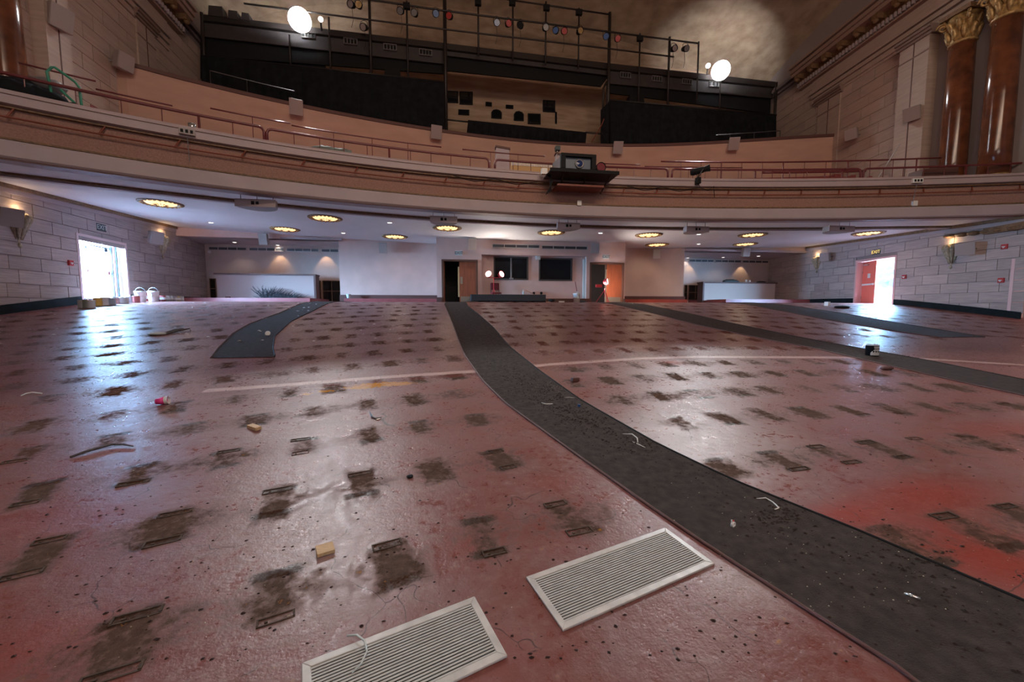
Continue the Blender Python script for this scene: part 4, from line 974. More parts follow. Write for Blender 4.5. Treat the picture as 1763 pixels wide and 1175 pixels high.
for (a, b_, c, d, arch), lab in zip(ph, phl):
    pts = [(a, d), (c, d + 1), (c, b_ + 1), (a, b_)]
    if arch: m_ = (a + c) / 2; pts = [(a, d), (c, d + 1), (c, b_ + 6), (c - 3, b_ + 2), (m_, b_), (a + 3, b_ + 1), (a, b_ + 5)]
    cpt = onQ((a + c) / 2, (b_ + d) / 2, 3.5); t = thing('porthole', lab, 'porthole', cpt, 'projection portholes in the gallery wall')
    obj('frame', quadQ(pts, 3.50, .08), M['black'], t)
    ins = [((a + c) / 2 + (x - (a + c) / 2) * .82, (b_ + d) / 2 + (y - (b_ + d) / 2) * .82) for x, y in pts]
    obj('glass', quadQ(ins, 3.48, .02), M['glassdark'], t)
def bandQ(name, pts, off, th, m, lab, cat, grp=None): return tag(obj(name, quadQ(pts, off, th), m), lab, cat, grp)
bb = thing('booth_bridge', 'dark lighting bridge with grey panels spanning the gallery behind the scaffold', 'bridge', onQ(850, 100, .5))
for pts in (([(345, 34), (345, 24), (765, 74), (765, 84)]), ([(765, 84), (765, 74), (1050, 109), (1050, 119)]), ([(1050, 119), (1050, 109), (1337, 141), (1337, 150)])): obj('beam', quadQ(pts, .35, .3), M['pipe'], bb)
for pts in (([(345, 62), (345, 34), (765, 84), (765, 110)]), ([(765, 95), (765, 84), (1050, 119), (1050, 130)]), ([(1050, 144), (1050, 119), (1337, 150), (1337, 170)])): obj('grey_panel', quadQ(pts, .55, .12), M['darkgrey'], bb)
for pts in (([(345, 96), (345, 60), (765, 108), (765, 127)]), ([(765, 121), (765, 94), (1050, 129), (1035, 149)]), ([(1050, 160), (1050, 142), (1337, 169), (1337, 197)])): obj('black_valance', quadQ(pts, .75, .1), M['black'], bb)
obj('black_valance', quadQ([(345, 135), (345, 90), (560, 112), (560, 125)], .9, .1), M['black'], bb)
for k, (px, py, lab) in enumerate(((532, 62, 'leftmost grey vent hood near the left floodlight'), (604, 73, 'second vent hood from the left on the bridge'), (672, 83, 'third vent hood from the left on the bridge'), (733, 92, 'vent hood just left of the tall middle scaffold post'), (1076, 131, 'vent hood just right of the right tall scaffold post'), (1130, 137, 'second vent hood right of the right tall post'), (1182, 142, 'third vent hood right of the right tall post'), (1228, 146, 'rightmost vent hood under the right floodlight'))):
    c = onQ(px, py, .5); t = thing('vent_hood', lab, 'vent', c, 'vent hoods along the lighting bridge'); Mx = Matrix(((QU[0], -QN[0], 0, c.x), (QU[1], -QN[1], 0, c.y), (0, 0, 1, c.z), (0, 0, 0, 1)))
    mb = MB().xf(Mx); mb.box(-.36, .36, -.12, .02, .14, .17); mb.box(-.36, .36, -.12, .02, -.16, -.13); obj('hood', mb, M['grey'], t)
    for j in range(5): obj('fin', MB().xf(Mx).box(-.36 + j * .17, -.33 + j * .17, -.11, .01, -.13, .14), M['grey'], t)
    obj('back_panel', MB().xf(Mx).box(-.34, .34, -.02, .0, -.13, .13), M['black'], t)  # black panel behind the fins
# low brown wall strips between valance and drape are the gallery wall itself; small black mounts stand there
for (a, b_, c, d, lab) in ((661, 117, 690, 131, 'black equipment rack behind the left drape'), (1083, 163, 1110, 176, 'black chairs stacked behind the right drape')):
    bandQ('equipment_rack', [(a, d), (c, d + 3), (c - 2, b_ + 3), (a + 2, b_)], .2, .5, M['black'], lab, 'equipment')
# drapes with soft folds
def drape(name, TLs, BLs, off, lab, amp=.05, seed=1, nfold=40):
    rnd = random.Random(seed); mb = MB(); n = 160; m_ = 14; vs = []; fs = []
    def ip(L_, u_):
        xs_ = [q[0] for q in L_]; ys_ = [q[1] for q in L_]; x = xs_[0] + (xs_[-1] - xs_[0]) * u_; return x, float(np.interp(x, xs_, ys_))
    ph_ = [rnd.uniform(0, 6.28) for _ in range(6)]
    for j in range(m_ + 1):
        v_ = j / m_
        for i in range(n + 1):
            u_ = i / n; a, b_ = ip(TLs, u_), ip(BLs, u_); sag = math.sin(PI * v_) * .6
            w_ = amp * (.3 + v_) * (math.sin(nfold * 2 * u_ + ph_[0] + v_ * 1.5) + .6 * math.sin(nfold * 4.7 * u_ + ph_[1] - v_ * 2) + .8 * math.sin(9 * u_ + 3 * v_ + ph_[2]))
            vs.append(onQ(a[0] + (b_[0] - a[0]) * v_, a[1] + (b_[1] - a[1]) * v_, off + w_))
    for j in range(m_):
        for i in range(n): a = j * (n + 1) + i; fs.append((a, a + 1, a + n + 2, a + n + 1))
    mb.add(vs, fs); o = obj(name, mb, M['blackcloth'], smooth=True); tag(o, lab, 'drape', 'black drapes on the gallery scaffold'); s_ = o.modifiers.new('thick', 'SOLIDIFY'); s_.thickness = .02
    return o
drape('black_drape', [(347, 96), (560, 119), (765, 142)], [(347, 140), (400, 160), (500, 176), (600, 198), (700, 214), (765, 227)], -.15, 'wide black drape left of the gallery opening', seed=2)
drape('black_drape', [(1050, 173), (1185, 186), (1336, 199)], [(1050, 250), (1200, 247), (1336, 240)], -.15, 'wide black drape right of the gallery opening', seed=3)
drape('black_drape', [(1034, 190), (1050, 173)], [(1034, 249), (1050, 250)], -.10, 'narrow slanting black drape end beside the right tall post', seed=4, nfold=3)
drape('black_drape', [(806, 207), (1010, 228)], [(803, 237), (1008, 250)], -.2, 'low brownish black drape across the middle of the gallery opening', seed=5, amp=.07)
# scaffold pipes and posts
sf = thing('scaffold', 'tall dark pipe scaffold frame standing across the upper gallery', 'scaffold', onQ(850, 235, 0))
for (x, yt, yb) in ((347, 22, 142), (498, 60, 112), (566, 30, 120), (635, -25, 132), (700, 2, 138), (765, -30, 229), (823, -25, 96), (883, -12, 104), (940, 3, 112), (997, 14, 118), (1050, 22, 248), (1102, 58, 180), (1153, 64, 187), (1203, 72, 172), (1241, 130, 192), (1337, 142, 242)):
    big = x in (347, 765, 1050, 1337, 635, 1153); p0, p1 = onQ(x, yt, 0), onQ(x, yb, 0)
    p1.x, p1.y = (p0.x, p0.y) if abs(p0.x - p1.x) < 1.2 else (p1.x, p1.y)
    obj('post', MB().tube([p0, p1], .10 if x in (765, 1050) else (.075 if big else .05), 8), M['pipe'], sf, smooth=True)
for pts, r_ in (([(872, -1), (1050, 25)], .045), ([(560, -12), (641, 0), (761, 18), (1050, 55), (1203, 75)], .05), ([(420, 6), (549, 23), (761, 50), (1050, 84), (1160, 98)], .045), ([(347, 96), (765, 141)], .04), ([(1050, 172), (1337, 198)], .04), ([(767, 206), (806, 210)], .05), ([(1008, 228), (1050, 232)], .05), ([(1045, 140), (1045, 180)], .06), ([(1045, 140), (1039, 152), (1038, 190)], .06)):
    obj('cross_pipe', MB().tube([onQ(x, y, -.08) for x, y in pts], r_, 8), M['pipe'], sf, smooth=True)
for (x, y) in ((882, 4), (941, 13), (997, 21), (1102, 66), (700, 10), (823, 4)): obj('clamp', MB().xf(T(onQ(x, y, -.1))).box(-.18, .18, -.08, .1, -.16, .14), M['black'], sf)
obj('stair_rail', MB().tube([onQ(1018, 246, -.3), onQ(1036, 215, -.3), onQ(1040, 205, -.3)], .03, 6), M['redpipe'], sf)
# parapet-top handrails at both ends
for (a, b_, c, d, ms, lab) in ((358, 138, 505, 178, (358, 422), 'thin grey handrail on the parapet before the left drape'), (1236, 236, 1347, 229, (1260, 1302, 1347), 'thin grey handrail on the parapet before the right drape')):
    pts = []
    for k in range(9):
        px = a + (c - a) * k / 8; x = capon(px, 11.8); pts.append((x, capY(x) + .15, 11.95 if a < 800 else 11.75))
    t = thing('hand_rail', lab, 'handrail', pts[0]); obj('rail', MB().tube(pts, .02, 6), M['pipe'], t)
    for px in ms: x = capon(px, 11.8); obj('post', MB().tube([(x, capY(x) + .15, 11.33), (x, capY(x) + .15, pts[0][2])], .02, 6), M['pipe'], t)
# boxes on top of the bridge, left
for (a, b_, c, d, lab) in ((358, 9, 384, 27, 'largest dark crate on top of the bridge at far left'), (392, 17, 410, 32, 'middle dark crate on the bridge at far left'), (415, 21, 430, 34, 'smallest dark crate on the bridge near the left floodlight')):
    t = bandQ('equipment_crate', [(a, d - 1), (c, d + 2), (c - 2, b_ + 2), (a + 1, b_)], .3, .5, M['darkgrey'], lab, 'crate', 'crates on the bridge')
# theatre lamps hanging on the pipes
PAR = [(605, 8, 'silver', 'pale theatre lamp beside the upper left scaffold pipe'), (618, 9, 'gold', 'gold-lit theatre lamp near the upper left scaffold pipe'), (627, 47, 'silver', 'white ring-faced theatre lamp on the left tall post'), (690, 19, 'grey', 'dull theatre lamp left of the third post'), (714, 23, 'grey', 'dull theatre lamp right of the third post'), (750, 24, 'blue', 'blue-gelled theatre lamp left of the middle tall post'),
       (774, 28, 'redgel', 'red-gelled theatre lamp right of the middle tall post'), (855, 39, 'silver', 'silver theatre lamp in the fourth bay'), (875, 41, 'redgel', 'red-gelled theatre lamp left of the fifth post'), (896, 44, 'black', 'black theatre lamp right of the fifth post'), (939, 48, 'grey', 'dark theatre lamp at the sixth post'),
       (957, 53, 'blue', 'blue-gelled theatre lamp right of the sixth post'), (971, 54, 'redgel', 'red-gelled theatre lamp in the seventh bay'), (998, 54, 'gold', 'small orange theatre lamp at the seventh post'), (1043, 63, 'blue', 'blue-gelled theatre lamp left of the right tall post'), (1063, 67, 'redgel', 'red-gelled theatre lamp right of the right tall post'), (1160, 84, 'silver', 'white square theatre lamp near the right floodlight'), (1180, 84, 'grey', 'small dull theatre lamp near the right floodlight')]
for (x, y, c, lab) in PAR:
    p = onQ(x, y, -.12); t = thing('theatre_lamp', lab, 'theatre lamp', p, 'theatre lamps on the scaffold'); f = Vector((random.uniform(-.4, .2), -1, random.uniform(-.6, -.3))); Mx = frame(p, f) @ Matrix.Rotation(-PI / 2, 4, 'X')
    obj('can', MB().xf(Mx).lathe([(.06, -.30), (.13, -.26), (.17, -.05), (.19, .16), (.17, .16)], (0, 0, 0), 16, 'b'), M['black'], t, smooth=True)
    obj('gel', MB().xf(Mx).lathe([(.165, .13), (.02, .10)], (0, 0, 0), 16), M[c], t)
    obj('yoke', MB().tube([p + Vector((-.19, 0, 0)), p + Vector((-.17, 0, .28)), p + Vector((0, 0, .36)), p + Vector((.17, 0, .28)), p + Vector((.19, 0, 0))], .016, 5), M['pipe'], t)
    if c != 'gold' and random.random() < .6: obj('cable', MB().tube([p + Vector((0, .1, -.1)), p + Vector((.05, .1, -.7)), p + Vector((-.05, .1, -1.1))], .012, 4), M['black'], t)
# floodlights
def flood(px, py, lab, small=False, label_mat='flood', R0=.5, e=None):
    p = onQ(px, py, -1.1); t = thing('floodlight', lab, 'floodlight', p); aim = Vector(((2.0 if px < 800 else 4.0) - p.x, 2.5 - p.y, 0 - p.z)).normalized(); Mx = frame(p, aim) @ Matrix.Rotation(-PI / 2, 4, 'X')
    obj('housing', MB().xf(Mx).lathe([(R0 * .35, -R0 * .9), (R0 * .7, -R0 * .7), (R0 * 1.04, -.02), (R0 * 1.08, R0 * 1.25), (R0 * 1.05, R0 * 1.25), (R0 * 1.0, -.02)], (0, 0, 0), 28, False), M['grey'], t, smooth=True)
    obj('lens', MB().xf(Mx).lathe([(R0 * .99, .0), (R0 * .6, .035), (.01, .05)], (0, 0, 0), 28), M[label_mat], t, smooth=True)
    q_ = onQ(px, py, 0); obj('arm', MB().tube([q_ + Vector((0, .1, -.5)), p - aim * R0 * .9], .04, 6), M['pipe'], t)
flood(514, 32, 'blazing white floodlight on the left of the gallery scaffold')
flood(1240, 120, 'blazing white floodlight on the right of the gallery scaffold')
flood(552, 33, 'small lit lamp just right of the left floodlight', label_mat='work', R0=.12)
flood(1219, 113, 'small lit lamp just left of the right floodlight', label_mat='work', R0=.14)

# ------------------------------------------------------------------ upper side walls: pilasters, cornice, columns
def run(mb, A, U, Nn, a, c, prof):   # prof: list of (proud, z0, z1)
    for pr_, z0, z1 in prof:
        p, q_ = A + U * a + Nn * .02, A + U * c + Nn * .02
        mb.prism([p + Vector((0, 0, z0)), q_ + Vector((0, 0, z0)), q_ + Vector((0, 0, z1)), p + Vector((0, 0, z1))], Nn * -(pr_ + .02))
for (A, U, Nn, sfun, side, send) in ((LA, LU, LN, sL, 'left', 6.3), (RA, RU, RN, sR, 'right', 6.0)):
    t = S(obj('trim_5' if side == 'left' else 'trim_6', (lambda mb: (run(mb, A, U, Nn, -9, send, [(.10, 13.75, 13.95), (.14, 14.05, 14.25), (.22, 14.30, 14.42), (.08, 14.42, 15.05)]), mb)[1])(MB()), M['stone_up']), 'stone entablature along the upper %s wall' % side)
    mb = MB(); run(mb, A, U, Nn, -9, send + .9, [(.30, 15.05, 15.14), (.75, 15.75, 15.95), (.85, 15.95, 16.15), (.95, 16.2, 16.32)]); obj('cornice', mb, mat('cornice_stone', (.33, .22, .17), .8), t)
    mb = MB(); run(mb, A, U, Nn, -9, send + .9, [(.28, 15.42, 15.75)]); obj('cornice_dark_band', mb, M['giltdark'], t)  # dark band behind the modillions
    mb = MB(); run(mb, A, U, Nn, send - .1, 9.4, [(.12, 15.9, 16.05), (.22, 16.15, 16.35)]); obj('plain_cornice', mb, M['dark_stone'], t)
    n = 0; s_ = send + .8
    while s_ > -8.5 and n < 150:
        p = A + U * s_; Mx = wallM(A, U, Nn, s_, 15.14, -.3); obj('dentil', MB().xf(Mx).box(-.045, .045, -.10, .05, .02, .24), M['cream'], t); s_ -= .2; n += 1
    s_ = send + .5; n = 0
    while s_ > -8.5:
        Mx = wallM(A, U, Nn, s_, 15.45, -.3); obj('modillion', MB().xf(Mx).box(-.16, .16, -.42, .05, .05, .30).ball((0, -.35, .0), .13, 1, 1, .8, 8, 6), M['giltdark'], t); s_ -= 1.0
def pil(A, U, Nn, a, c, proud, z0, z1, cap_, nm, lab):
    mb = MB(); run(mb, A, U, Nn, a, c, [(proud, z0, z1)]); t = S(obj(nm, mb, M['stone_up']), lab)
    mb = MB(); run(mb, A, U, Nn, a - .12, c + .12, [(proud + .06, z1 - .12, z1), (proud + .12, z1, z1 + .12), (proud + .18, z1 + .12, z1 + .24)]); run(mb, A, U, Nn, a, c, [(proud + .02, z1 - .75, z1 - .70)]); obj('pilaster_cap', mb, mat('pilaster_cap_stone', (.24, .16, .13), .8), t)
    m0 = (a + c) / 2; mb = MB(); run(mb, A, U, Nn, m0 - .02, m0 + .02, [(proud + .012, z0, z1 - .12)]); obj('joint_line', mb, M['basebrown'], t)
    return t
pil(RA, RU, RN, sR(onR(1447, 200)), sR(onR(1410, 200)), .10, 6.5, 13.55, 1, 'trim_7', 'shallow pilaster on the upper right wall near the parapet end')
pil(RA, RU, RN, sR(onR(1606, 200)), sR(onR(1556, 200)), .42, 6.5, 13.45, 1, 'trim_8', 'deep pilaster left of the marble columns')
pil(LA, LU, LN, sL(onL(232, 60)), sL(onL(262, 60)), .10, 6.5, 13.9, 1, 'trim_9', 'shallow pilaster on the upper left wall near the parapet end')
pil(LA, LU, LN, sL(onL(52, 60)), sL(onL(95, 60)), .42, 6.5, 13.45, 1, 'trim_10', 'deep pilaster right of the far left marble column')
def column(A, U, Nn, px, py, nAn, r_, zt, lab):
    p = V(onpl(px, py, A - Nn * .25, nAn)); r_ = .41; t = thing('marble_column', lab, 'column', (p.x, p.y, 6.4), 'polished red marble columns')
    obj('shaft', MB().lathe([(r_ * 1.06, 6.4 + .0), (r_ * 1.03, 7.5), (r_, 9.5), (r_ * .93, zt)], (p.x, p.y, 0), 48), M['marble'], t, smooth=True)
    obj('base_ring', MB().lathe([(r_ * 1.35, 6.1), (r_ * 1.35, 6.3), (r_ * 1.2, 6.4), (r_ * 1.25, 6.5), (r_ * 1.06, 6.6)], (p.x, p.y, 0), 32), M['gold'], t, smooth=True)
    cp_ = obj('capital', MB().lathe([(r_ * .98, zt), (r_ * 1.06, zt + .05), (r_ * .95, zt + .12), (r_ * .97, zt + .6), (r_ * 1.2, zt + 1.05)], (p.x, p.y, 0), 32), M['gold'], t, smooth=True)
    for row, (z0, h_, n, sp_) in enumerate(((zt + .12, .42, 10, 1.08), (zt + .42, .42, 10, 1.18))):
        for k in range(n):
            a = 2 * PI * (k + .5 * row) / n; c_, s_ = math.cos(a), math.sin(a)
            pts = [(p.x + c_ * r_ * q_, p.y + s_ * r_ * q_, z0 + z) for q_, z in ((.95, 0), (1.0, h_ * .4), (sp_, h_ * .8), (sp_ + .22, h_), (sp_ + .26, h_ * .85))]
            obj('acanthus_leaf', MB().tube(pts, [.03, .09, .10, .07, .02], 6), M['gold'], cp_, smooth=True)
    for k in range(4):
        a = PI / 4 + k * PI / 2; c_, s_ = math.cos(a), math.sin(a); cx_, cy_, cz_ = p.x + c_ * r_ * 1.45, p.y + s_ * r_ * 1.45, zt + .86; pts = []
        for j in range(22): b_ = j * .5; q_ = .19 * (1 - j / 26); pts.append((cx_ + c_ * q_ * math.cos(b_), cy_ + s_ * q_ * math.cos(b_), cz_ + q_ * math.sin(b_)))
        obj('volute', MB().tube(pts, .035, 6), M['gold'], cp_, smooth=True)
        obj('volute_arm', MB().tube([(p.x + c_ * r_ * .9, p.y + s_ * r_ * .9, zt + .5), (p.x + c_ * r_ * 1.15, p.y + s_ * r_ * 1.15, zt + .9), (cx_, cy_, cz_ + .2)], [.05, .06, .05], 6), M['gold'], cp_, smooth=True)
    obj('abacus', MB().box(p.x - r_ * 1.25, p.x + r_ * 1.25, p.y - r_ * 1.25, p.y + r_ * 1.25, zt + 1.08, zt + 1.25), M['giltdark'], t)
column(RA, RU, RN, 1651, 150, nRn, .50, 12.15, 'polished red marble column nearer the scaffold on the upper right wall')
column(RA, RU, RN, 1724, 150, nRn, .50, 12.15, 'polished red marble column nearest the right picture edge')
column(LA, LU, LN, 4, 60, nLn, .50, 12.15, 'polished red marble column at the far left picture edge')

# ------------------------------------------------------------------ balcony rails and things on the balcony
def railseg(name, lab, a, c, set_, z0, z1, r_, post, baluster, bend=True, bot=True, grp=None):
    x0, x1 = xon(a, -set_, z1), xon(c, -set_, z1); n = max(4, int((x1 - x0) / .4)); pts = []
    for i in range(n + 1):
        P, _ = station(x0 + (x1 - x0) * i / n, -set_); pts.append(Vector((P[0], P[1], z1)))
    body = list(pts)
    if bend:
        def arc(p, d):
            return [p + Vector((0, 0, z0 - z1)), p + Vector((0, 0, -.12)), p + d * .04 + Vector((0, 0, -.035)), p + d * .12]
        body = arc(pts[0], (pts[1] - pts[0]).normalized()) + pts[1:-1] + arc(pts[-1], (pts[-2] - pts[-1]).normalized())[::-1]
    t = thing(name, lab, 'railing', pts[0].copy(), grp); obj('top_rail', MB().tube(body, r_, 10), M['redrail'], t, smooth=True)
    if bot: obj('bottom_rail', MB().tube([p + Vector((0, 0, z0 + .07 - z1)) for p in pts], r_ * .6, 8), M['redrail'], t, smooth=True)
    L_ = x1 - x0
    k = 0
    nb = max(1, int(L_ / baluster))
    for i in range(1, nb):
        P, _ = station(x0 + L_ * i / nb, -set_); big = post and i % post == 0
        obj('post' if big else 'baluster', MB().tube([(P[0], P[1], z0 - .03), (P[0], P[1], z1)], r_ * .9 if big else .012, 6), M['redrail'], t)
    return t
railseg('balcony_rail', 'thick oxblood balcony railing running off the far left edge', -60, 454, .35, 6.39, 6.90, .038, 5, .62)
railseg('balcony_rail', 'thick oxblood balcony railing left of the projector', 459, 842, .35, 6.39, 6.88, .038, 5, .62)
railseg('balcony_rail', 'thick oxblood balcony railing behind the projector', 852, 1150, .35, 6.39, 6.86, .038, 5, .62)
railseg('balcony_rail', 'thick oxblood balcony railing behind the small black spotlight', 1157, 1482, .35, 6.39, 6.86, .038, 5, .62)
railseg('balcony_rail', 'thick oxblood balcony railing below the marble columns', 1487, 1850, .35, 6.39, 6.86, .038, 5, .62)
for a, c, z, lab in ((32, 165, 7.55, 'thin red step rail behind the green hand truck'), (165, 297, 7.35, 'thin red step rail above the far left ledge'), (362, 500, 7.5, 'thin red step rail left of the rail gap'), (502, 760, 7.45, 'longest thin red step rail left of centre'), (796, 938, 7.45, 'thin red step rail left of the projector'), (1040, 1102, 7.3, 'short thin red step rail right of the projector'), (1110, 1278, 7.25, 'thin red step rail behind the black spotlight')):
    railseg('step_rail', lab, a, c, 1.25, 6.5, z, .022, 0, .9, bend=False, bot=False)
railseg('step_rail', 'long red step rail at right leading up to the marble columns', 1138, 1620, 1.5, 6.6, 7.55, .03, 3, .8, bend=False)
railseg('step_rail', 'low maroon inner rail at right below the long step rail', 1313, 1490, .9, 6.45, 6.95, .045, 0, 1.2, bend=False)
# stair opening walls behind the rails, centre
def bal_pt(px, set_, Z): x = xon(px, -set_, Z); P, n = station(x, -set_); return Vector((P[0], P[1], Z))
for _a, _b2, _lab in (((1513, 8.05), (1550, 8.55), 'pale pole leaning at the right end of the balcony'),): tag(obj('leaning_pole', MB().tube([bal_pt(1512, 1.0, 6.7), bal_pt(1549, 1.4, 8.1)], .02, 6), M['speaker']), _lab, 'pole')
tag(obj('dark_bench', MB().prism([bal_pt(1585, .7, 6.55), bal_pt(1650, .7, 6.55), bal_pt(1650, .7, 6.95), bal_pt(1590, .7, 6.9)], (0, .5, 0)), M['basebrown']), 'dark low bench behind the rail before the marble columns', 'bench')
for a, c, set_, z, lab, extra in ((854, 877, 2.2, 8.02, 'cream stair parapet left of the projector on the balcony', 0), (958, 985, 2.2, 7.95, 'cream stair parapet sloping down behind the projector', 1)):
    p, q_ = bal_pt(a, set_, z), bal_pt(c, set_, z); t = thing('stair_parapet', lab, 'parapet', (p + q_) / 2)
    lo = Vector((0, 0, -1.4)); obj('panel', MB().prism([p + lo, q_ + lo, q_ + Vector((0, 0, -.25 if extra else -.05)), p], (0, .25, 0)), M['cream'], t)
    obj('cap', MB().prism([p + Vector((-.03, -.04, 0)), q_ + Vector((.03, -.04, -.25 if extra else -.05)), q_ + Vector((.03, -.04, -.18 if extra else .02)), p + Vector((-.03, -.04, .07))], (0, .33, 0)), M['basebrown'], t)
p, q_ = bal_pt(880, 2.6, 7.7), bal_pt(962, 2.6, 7.7); t = thing('stair_grille', 'yellow perforated grille strip between the stair parapets', 'grille', (p + q_) / 2)
obj('panel', MB().prism([p + Vector((0, 0, -.8)), q_ + Vector((0, 0, -.8)), q_, p], (0, .1, 0)), mat('ochre_plaster', (.60, .38, .16), .7), t)
for k in range(28):
    a = p + (q_ - p) * (k + .5) / 28; obj('slat', MB().xf(T(a + Vector((0, -.02, -.12)))).box(-.022, .022, -.01, .01, -.07, .07), M['label'], t)
# lit lamp spot near stair head
t = thing('small_camera', 'small dark blue clip lamp on the sloping stair parapet', 'lamp', bal_pt(960, 2.2, 8.12)); p = bal_pt(960, 2.2, 8.12); obj('body', MB().xf(T(p)).box(-.10, .10, -.1, .12, -.06, .12), M['exitdark'], t, bevel=.02); obj('bracket', MB().tube([p + Vector((-.03, 0, -.25)), p], .03, 6), M['grey'], t)

# projector with its shelf
c0 = bal_pt(990, -.45, 6.2); (P, n) = station(c0.x, .45); f = Vector((n[0], n[1], 0)); Rz = frame(c0, f)
# local y = toward stage, x = right-hand of that (image left); z up
t = thing('projector_shelf', 'black steel shelf bolted to the balcony front under the projector', 'shelf', c0)
obj('plate', MB().xf(Rz).box(-1.35, 1.05, -.45, .62, -.06, -.02), M['darkgrey'], t)
obj('red_underside', MB().xf(Rz).box(-.95, .7, -.4, .3, -.42, -.36), M['redpipe'], t)
obj('front_lip', MB().xf(Rz).box(-1.35, 1.05, .60, .64, -.08, .03), M['black'], t)
for x in (-1.1, -.3, .5): obj('strut', MB().xf(Rz).tube([(x, .45, -.06), (x, -.42, -.42)], .025, 6), M['pipe'], t)
t = thing('projector', 'large grey and black theatre projector on the balcony front shelf', 'projector', c0)
obj('body', MB().xf(Rz).hexa([(-.62, -.75, -.02), (.62, -.75, -.02), (.62, -.75, .66), (-.62, -.75, .66)], [(-.52, .42, -.02), (.62, .42, -.02), (.62, .42, .52), (-.52, .42, .52)]), M['grey'], t, bevel=.02)
mb = MB().xf(Rz); mb.box(-.56, .66, .40, .56, -.02, .07); mb.box(-.56, .66, .40, .56, .46, .56); mb.box(-.56, -.40, .40, .56, .07, .46); mb.box(.50, .66, .40, .56, .07, .46); obj('front_bezel', mb, M['black'], t, bevel=.01)
obj('fan_grid', MB().xf(Rz).box(-.40, .50, .43, .44, .07, .46), mat('dim_blue_grey', (.10, .13, .17), .4), t)
obj('lens', MB().xf(Rz @ Matrix.Translation((.0, .44, .26)) @ Matrix.Rotation(-PI / 2, 4, 'X')).lathe([(.15, 0), (.15, .05), (.12, .06), (.11, .04), (.01, .03)], (0, 0, 0), 24), M['grey'], t, smooth=True)
obj('lens_glass', MB().xf(Rz @ Matrix.Translation((.0, .44, .26)) @ Matrix.Rotation(-PI / 2, 4, 'X')).lathe([(.105, .05), (.01, .075)], (0, 0, 0), 20), mat('blue_glass', (.02, .04, .12), .1), t)
t = thing('spotlight', 'small red-faced spotlight right of the projector', 'spotlight', Rz @ Vector((-.82, .3, .2))); Mx = Rz @ Matrix.Translation((-.80, .30, .22)) @ Matrix.Rotation(-PI / 2, 4, 'X')
obj('can', MB().xf(Mx).lathe([(.06, -.3), (.16, -.22), (.17, .1), (.15, .1)], (0, 0, 0), 18, 'b'), M['black'], t, smooth=True); obj('gel', MB().xf(Mx).lathe([(.15, .08), (.01, .05)], (0, 0, 0), 18), M['maroon'], t); obj('stand', MB().xf(Rz).tube([(-.80, .3, .08), (-.80, .3, -.02)], .03, 6), M['pipe'], t)
cb = MB()
for k in range(5): cb.tube([tuple(Rz @ Vector((.92 + .04 * k, .2, -.04))), tuple(Rz @ Vector((.98 - .03 * k, .3, -.3))), tuple(Rz @ Vector((.90 + .05 * k, .25, -.62 - .03 * k)))], .014, 5)
tag(obj('cable_bundle', cb, M['black']), 'black cable bundle hanging from the left end of the projector shelf', 'cable')
tag(obj('junction_box', MB().xf(Rz).box(1.02, 1.22, .0, .14, -.02, .18), M['white'], bevel=.01), 'white junction box left of the projector', 'box')
# black spotlight clamped to the ledge
p = bal_pt(1208, -.3, 6.62); t = thing('stage_spotlight', 'long black spotlight clamped on the ledge right of the projector', 'spotlight', p); Mx = frame(p, (.75, -.55, .12)) @ Matrix.Rotation(-PI / 2, 4, 'X')
obj('barrel', MB().xf(Mx).lathe([(.08, -.38), (.12, -.3), (.11, .05), (.09, .08), (.12, .28), (.10, .28), (.08, .2)], (0, 0, 0), 18), M['black'], t, smooth=True)
obj('yoke', MB().tube([p + Vector((-.02, -.14, .0)), p + Vector((-.12, 0, -.28)), p + Vector((-.02, .14, 0))], .02, 6), M['pipe'], t); obj('clamp', MB().xf(T(p + Vector((-.1, .02, -.36)))).box(-.07, .07, -.06, .1, -.12, .1), M['black'], t)
obj('cable', MB().tube([p + Vector((-.2, 0, -.1)), p + Vector((-.05, 0, -.62)), p + Vector((.25, -.03, -.72)), p + Vector((.5, 0, -.55)), p + Vector((.55, 0, -.95))], .012, 5), M['black'], t)
for (px, py, lab) in ((322, 229, 'grey triple socket box on the ledge at left'), (1579, 320, 'pale triple socket box on the ledge at right')):
    x = xon(px, .2, 6.2); (P, n) = station(x, .2); Mx = frame((P[0], P[1], 6.20), (n[0], n[1], 0)); t = thing('socket_box', lab, 'socket', (P[0], P[1], 6.2)); obj('box', MB().xf(Mx).box(-.17, .17, -.06, .05, -.07, .09), M['label'] if px > 900 else M['speaker'], t, bevel=.01)
    for k in (-.1, 0, .1): obj('socket', MB().xf(Mx).box(k - .03, k + .03, .05, .06, -.03, .05), M['black'], t)
    obj('conduit', MB().tube([(P[0], P[1], 6.13), (P[0] - n[0] * .1, P[1] - n[1] * .1, 5.5)], .01, 5), M['grey'], t)
for (px, z, lab) in ((997, 5.40, 'small cream junction box on the fascia below the projector'), (1574, 5.45, 'small cream junction box on the fascia at right')):
    x = xon(px, .04, z); (P, n) = station(x, .05); Mx = frame((P[0], P[1], z), (n[0], n[1], 0)); tag(obj('junction_box', MB().xf(Mx).box(-.08, .08, -.05, .05, -.09, .09), M['label'], bevel=.01), lab, 'box')
# drooping black cables along the ledge
for a, c, lab in ((780, 925, 'thin black cable drooping along the ledge left of the projector'), (1080, 1200, 'thin black cable drooping along the ledge right of the projector')):
    pts = []
    for k in range(13):
        u_ = k / 12; x = xon(a + (c - a) * u_, .18, 6.0); (P, n) = station(x, .18); pts.append((P[0], P[1], 6.02 - .13 * math.sin(PI * 2 * u_) ** 2))
    tag(obj('cable', MB().tube(pts, .012, 5), M['black']), lab, 'cable')
